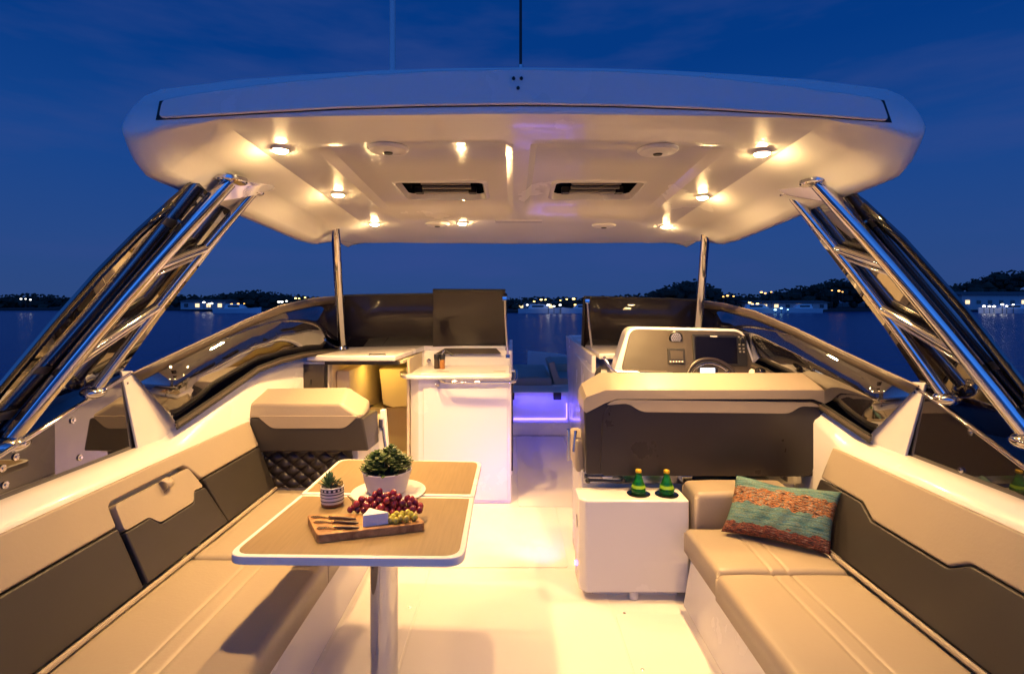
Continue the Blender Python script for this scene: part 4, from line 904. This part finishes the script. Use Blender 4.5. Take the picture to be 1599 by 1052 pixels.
# ================================================================== TABLE
TZ = .72
tb = thing('table', (-.505, 2.1, 0), 'folding cockpit table with pale wood top and white rim on one steel leg', 'table')
def leaf_poly(px, rad, z, inset=0.0):
    P_ = [onz(a, d, z) for a, d in px]; n_ = len(P_); c_ = sum(P_, V((0, 0, 0)))/n_
    if inset:
        Q = []
        for i in range(n_):
            p, a, b_ = P_[i], P_[i-1], P_[(i+1) % n_]
            d1, d2 = (p-a).normalized(), (b_-p).normalized()
            n1, n2 = V((-d1.y, d1.x, 0)), V((-d2.y, d2.x, 0))
            if n1.dot(c_-p) < 0: n1 = -n1
            if n2.dot(c_-p) < 0: n2 = -n2
            k = inset/(1+n1.dot(n2)); Q.append(p+(n1+n2)*k)
        P_ = Q
    o = []
    for i, p in enumerate(P_):
        a, b_ = P_[i-1], P_[(i+1) % n_]; da, db = (a-p).normalized(), (b_-p).normalized(); k = rad[i]-inset*.4*(rad[i] > .03)
        for j in range(7):
            t = j/6; o.append((p+da*k)*(1-t)**2+p*2*t*(1-t)+(p+db*k)*t*t)
    return o
A = [(350, 868), (724, 872), (740, 776), (469, 772)]; Bq = [(470, 770), (740.5, 774), (752.5, 720), (531, 716)]
for px, rad in ((A, (.07, .07, .006, .006)), (Bq, (.006, .006, .06, .06))):
    lf = MB().prism(leaf_poly(px, rad, TZ), (0, 0, -.031)).build('leaf', 'gel', tb, bevel=.008, seg=4)
    MB().prism([p+V((0, 0, -.001)) for p in leaf_poly(px, rad, TZ, .019)], (0, 0, .0022)).build('wood_inlay', 'tablewood', lf, bevel=.0008, seg=1)
lx, ly = -.505, 2.1
MB().lathe([(0, 0), (.15, 0), (.15, .012), (.13, .02), (.06, .03), (.0535, .03), (.0535, .655), (.07, .66), (.16, .676), (.16, .684), (0, .684)], (lx, ly, .0045), 40).build('leg', 'chrome', tb)
for x in (-.8, -.3): MB().box(x-.04, x+.04, 2.40, 2.46, TZ-.046, TZ-.0315).build('leaf_hinge', 'steel', tb, bevel=.003)
# on the table
p = onz(607, 768, TZ+.0015)
pl_ = tag(MB().lathe([(0, 0), (.11, 0), (.165, .004), (.168, .007), (.160, .0095), (.11, .006), (0, .006)], p, 48).build('plate', 'pot', loc=p), 'thin white round plate under the big succulent pot', 'plate')
pc = p+V((-.008, 0, .0075))
pt = thing('potted_plant', pc, 'bushy green succulent in a plain white bowl on the table', 'plant')
MB().lathe([(0, 0), (.082, 0), (.088, .004), (.103, .06), (.110, .092), (.113, .097), (.111, .101), (.106, .099), (.098, .085), (0, .083)], pc, 40).build('pot', 'pot', pt)
MB().lathe([(0, .084), (.09, .084), (.05, .094), (0, .096)], pc, 20).build('soil', 'soil', pt)
def leaf(b, base, d, ln, wd, th, curl=.3, point=.5):
    d = V(d).normalized(); sd = d.cross(V((0, 0, 1)))
    sd = sd.normalized() if sd.length > .05 else V((1, 0, 0)); up = sd.cross(d)
    rings = []
    for u, k in ((0, .30), (.25, .75), (.55, 1.0), (.8, .8), (.93, .5*(1-point)+.15), (1, .04)):
        c_ = V(base)+d*ln*u+up*ln*curl*u*u
        rings.append([c_+sd*(wd*k*math.cos(2*PI*j/8))+up*(th*k*math.sin(2*PI*j/8)+wd*.25*k*abs(math.cos(2*PI*j/8))) for j in range(8)])
    b.loft(rings)
b = MB(); r_ = random.Random(11)
for i in range(34):
    a = r_.uniform(0, 2*PI); rr = .088*math.sqrt(r_.random()); h = .018+.085*max(0, 1-(rr/.095)**2)*r_.uniform(.45, 1.1)
    c_ = pc+V((rr*math.cos(a), rr*math.sin(a), .088+h)); lean = V((math.cos(a), math.sin(a), 0))*rr*5
    b.tube([pc+V((rr*.7*math.cos(a), rr*.7*math.sin(a), .08)), c_], .004, 6)
    n_ = r_.randint(7, 10); big_ = r_.uniform(.8, 1.25)
    for j in range(n_):
        t = 2*PI*j*.382+r_.uniform(-.2, .2); el = .05+1.1*(j/n_)**1.3
        d = V((math.cos(t)*math.cos(el), math.sin(t)*math.cos(el), math.sin(el)))+lean*.9
        leaf(b, c_-V((0, 0, .012*(1-j/n_))), d, .040*big_*(1.1-.45*j/n_), .0125*big_, .0035, .10, .3)
for j in range(26):
    t = r_.uniform(0, 2*PI); c_ = pc+V((.085*math.cos(t), .085*math.sin(t), .095+r_.uniform(0, .015)))
    leaf(b, c_, (math.cos(t), math.sin(t), r_.uniform(-.15, .5)), r_.uniform(.03, .055), .009, .0035, .1, .6)
b.build('foliage', 'leaf', pt, angle=60, merge=False)
p = onz(519, 788, TZ+.0015)
sp = thing('potted_plant', p, 'small spiky plant in a striped black and white pot on the table', 'plant')
MB().lathe([(0, 0), (.040, 0), (.046, .006), (.049, .03), (.049, .084), (.047, .086), (.045, .084), (.044, .074), (0, .073)], p, 32).build('pot', 'stripes', sp)
b = MB(); r_ = random.Random(5)
for j in range(30):
    t = 2*PI*j*.382; el = .25+1.15*(j/30); c_ = p+V((-.012, 0, .075+.012*(j/30)))
    leaf(b, c_, (math.cos(t)*math.cos(el), math.sin(t)*math.cos(el), math.sin(el)), .062*r_.uniform(.75, 1.05), .0065, .003, .05, .95)
b.build('foliage', 'leaf2', sp, angle=60, merge=False)
b = MB()
for j in range(40):
    c_ = p+V((.022+r_.uniform(-.018, .018), r_.uniform(-.025, .025), .075+r_.uniform(0, .022))); b.ball(c_, r_.uniform(.004, .008), 6, 5)
b.build('moss', 'moss', sp, merge=False)
BZ = .752
bd = [onz(a, d, BZ) for a, d in ((479, 803), (495, 835), (665, 816), (646, 799.5))]
board = MB().prism([V((p.x, p.y, TZ+.0015)) for p in smooth_poly(bd, .02)], (0, 0, BZ-TZ-.0015)).build('cutting_board', 'boardwood', bevel=.003)
tag(board, 'rectangular wooden cutting board on the table', 'cutting board')
w0, w1 = onz(565.5, 823, BZ+.001), onz(608, 817.5, BZ+.001); wa = onz(577, 792.5, BZ+.045); wa.z = BZ+.001
ch = MB().prism(smooth_poly([w0, w1, wa], .008, 3), (0, 0, .044)).build('cheese', 'wax', bevel=.004); tag(ch, 'white wedge of soft cheese on the cutting board', 'cheese')
for (a, d), (a2, d2), lb in (((485, 805), (556, 810), 'cheese knife farthest from the camera side edge, gold with a dark handle on the board'), ((489.5, 813), (560, 816), 'middle cheese knife of the three, gold with a dark handle on the board'), ((494, 822.5), (561, 823.5), 'cheese knife closest to the near edge of the board, gold with a dark handle')):
    p0, p1 = onz(a, d, BZ+.006), onz(a2, d2, BZ+.006); dv = (p1-p0); sd = V((-dv.y, dv.x, 0)).normalized()
    kn = thing('cheese_knife', V((p0.x, p0.y, BZ+.001)), lb, 'knife', 'cheese knives on the board')
    shp = [(0, 0, .001), (.03, .010, -.006), (.16, .013, -.008), (.27, .010, -.003), (.36, .004, -.003), (.44, .0035, -.0035)]
    pts = [p0+dv*u+sd*s_ for u, s_, _ in shp]+[p0+dv*u+sd*t_ for u, _, t_ in shp[::-1]]
    MB().prism([V((p.x, p.y, BZ+.0012)) for p in pts], (0, 0, .002)).build('blade', 'gold', kn, bevel=.0005, seg=1)
    rr = [.0042, .0050, .0056, .0058, .0050, .0032]
    MB().tube([V((q.x, q.y, BZ+.0065)) for q in [p0+dv*(.42+.58*i/5) for i in range(6)]], .005, 10, radii=rr).build('handle', 'darkwood', kn)
    MB().tube([V((q.x, q.y, BZ+.0065)) for q in (p0+dv*.41, p0+dv*.46)], .0062, 10).build('collar', 'gold', kn)
def grapes(name, label, m, n, cen, ax, hmax, r0, seed, existing):
    rr = random.Random(seed); c0 = onz(*cen, BZ)
    g = thing(name, V((c0.x, c0.y, BZ)), label, 'grapes')
    placed = []; tries = 0
    while len(placed) < n and tries < 60000:
        tries += 1
        a = rr.uniform(0, 2*PI); q = math.sqrt(rr.random()); x = q*math.cos(a); y = q*math.sin(a)
        r = r0*rr.uniform(.88, 1.1); z = BZ+r+.001+max(0, hmax*(1-q*q))*(rr.random()**.6)*(1 if tries > 500 else 0)
        p = V((c0.x+x*ax[0], c0.y+y*ax[1]+x*ax[2], z))
        if all((p-k).length > (r+kr)*.86 for k, kr in placed+existing): placed.append((p, r))
    proto = None
    for p, r in placed:
        if proto is None:
            proto = MB().ball(p, r, 16, 10, (1, 1, 1.12)).build('grape', m, g, angle=180)
            me = proto.data; me.transform(Matrix.Translation(-(p-ORG[g.name]))); proto.location = p-ORG[g.name]; p00, r00 = p, r
        else:
            o = proto.copy(); COL.objects.link(o); o.parent = g; o.location = p-ORG[g.name]; k = r/r00; o.scale = (k, k, k*rr.uniform(.95, 1.1)); o.rotation_euler = (rr.uniform(-.6, .6), rr.uniform(-.6, .6), rr.uniform(0, 6))
    return g, placed
gg, pg = grapes('green_grape_bunch', 'small bunch of green grapes beside the cheese on the board', 'grape_green', 13, (625, 812), (.066, .034, .01), .030, .0128, 4, [])
gr, pr = grapes('red_grape_bunch', 'large bunch of red grapes heaped along the back of the board', 'grape_red', 62, (603, 799), (.150, .045, .0), .072, .0138, 9, pg)
q = onz(550, 800, BZ)
MB().tube([q+V((.03, 0, .03)), q+V((-.004, .0, .05)), q+V((-.012, 0, .062)), q+V((-.02, .004, .066))], .0022, 6).build('stem', 'stem', gr)
MB().tube([q+V((.0, 0, .055)), q+V((.002, .0, .03))], .0016, 6).build('stem', 'stem', gr)
# ================================================================== PILLOW
cTL, cTR, cBR, cBL = onpl(1149, 741, (0, 2.76, 0), V((0, 1, 0))), onpl(1315, 768, (0, 2.56, 0), V((0, 1, 0))), onz(1297, 866, .432), onz(1126, 829, .435)
cTR = at(1315, 768, 2.56); cBL = at(1126, 829, 2.66); cBR = at(1297, 866, 2.43); cTL = at(1149, 741, 2.78)
nrm = (cTR-cTL).cross(cBL-cTL).normalized()
if nrm.y > 0: nrm = -nrm
b = MB(); nu, nv = 44, 30; G = {}
def pil(u, v, side):
    a = u*2-1; c_ = v*2-1
    p = cBL*(1-u)*(1-v)+cBR*u*(1-v)+cTL*(1-u)*v+cTR*u*v
    cen = (cBL+cBR+cTL+cTR)/4
    eu, ev = (1-a*a), (1-c_*c_)
    k = 1-.10*(abs(c_)**4)*eu*.9-.07*(abs(a)**4)*ev*.9
    if c_ > 0: k -= .10*c_**6*max(0, 1-(abs(a+.12)/.5)**2)
    p = cen+(p-cen)*k
    th = .068*(max(0, eu)**.42)*(max(0, ev)**.42)*(1-.22*math.exp(-((a+.15)/.3)**2)*max(0, c_))
    wr = .004*math.sin(9*a+4*c_)*eu*ev+.003*math.sin(17*a-6*c_)*eu*ev
    return p+nrm*(th*side+wr*side)
for side in (1, -1):
    us = [i/nu for i in range(nu+1)]; vs = [j/nv for j in range(nv+1)]
    b.grid(lambda u, v: pil(u, v, side), us, vs)
uvl = b.bm.loops.layers.uv.new('UVMap')
k = 0
for f in b.bm.faces:
    idx = k % (nu*nv); i, j = idx % nu, idx//nu
    for lp, (di, dj) in zip(f.loops, ((0, 0), (1, 0), (1, 1), (0, 1))): lp[uvl].uv = ((i+di)/nu, (j+dj)/nv)
    k += 1
pw_ = b.build('pillow', 'weave', angle=180); tag(pw_, 'woven teal and orange striped pillow on the starboard settee', 'pillow')
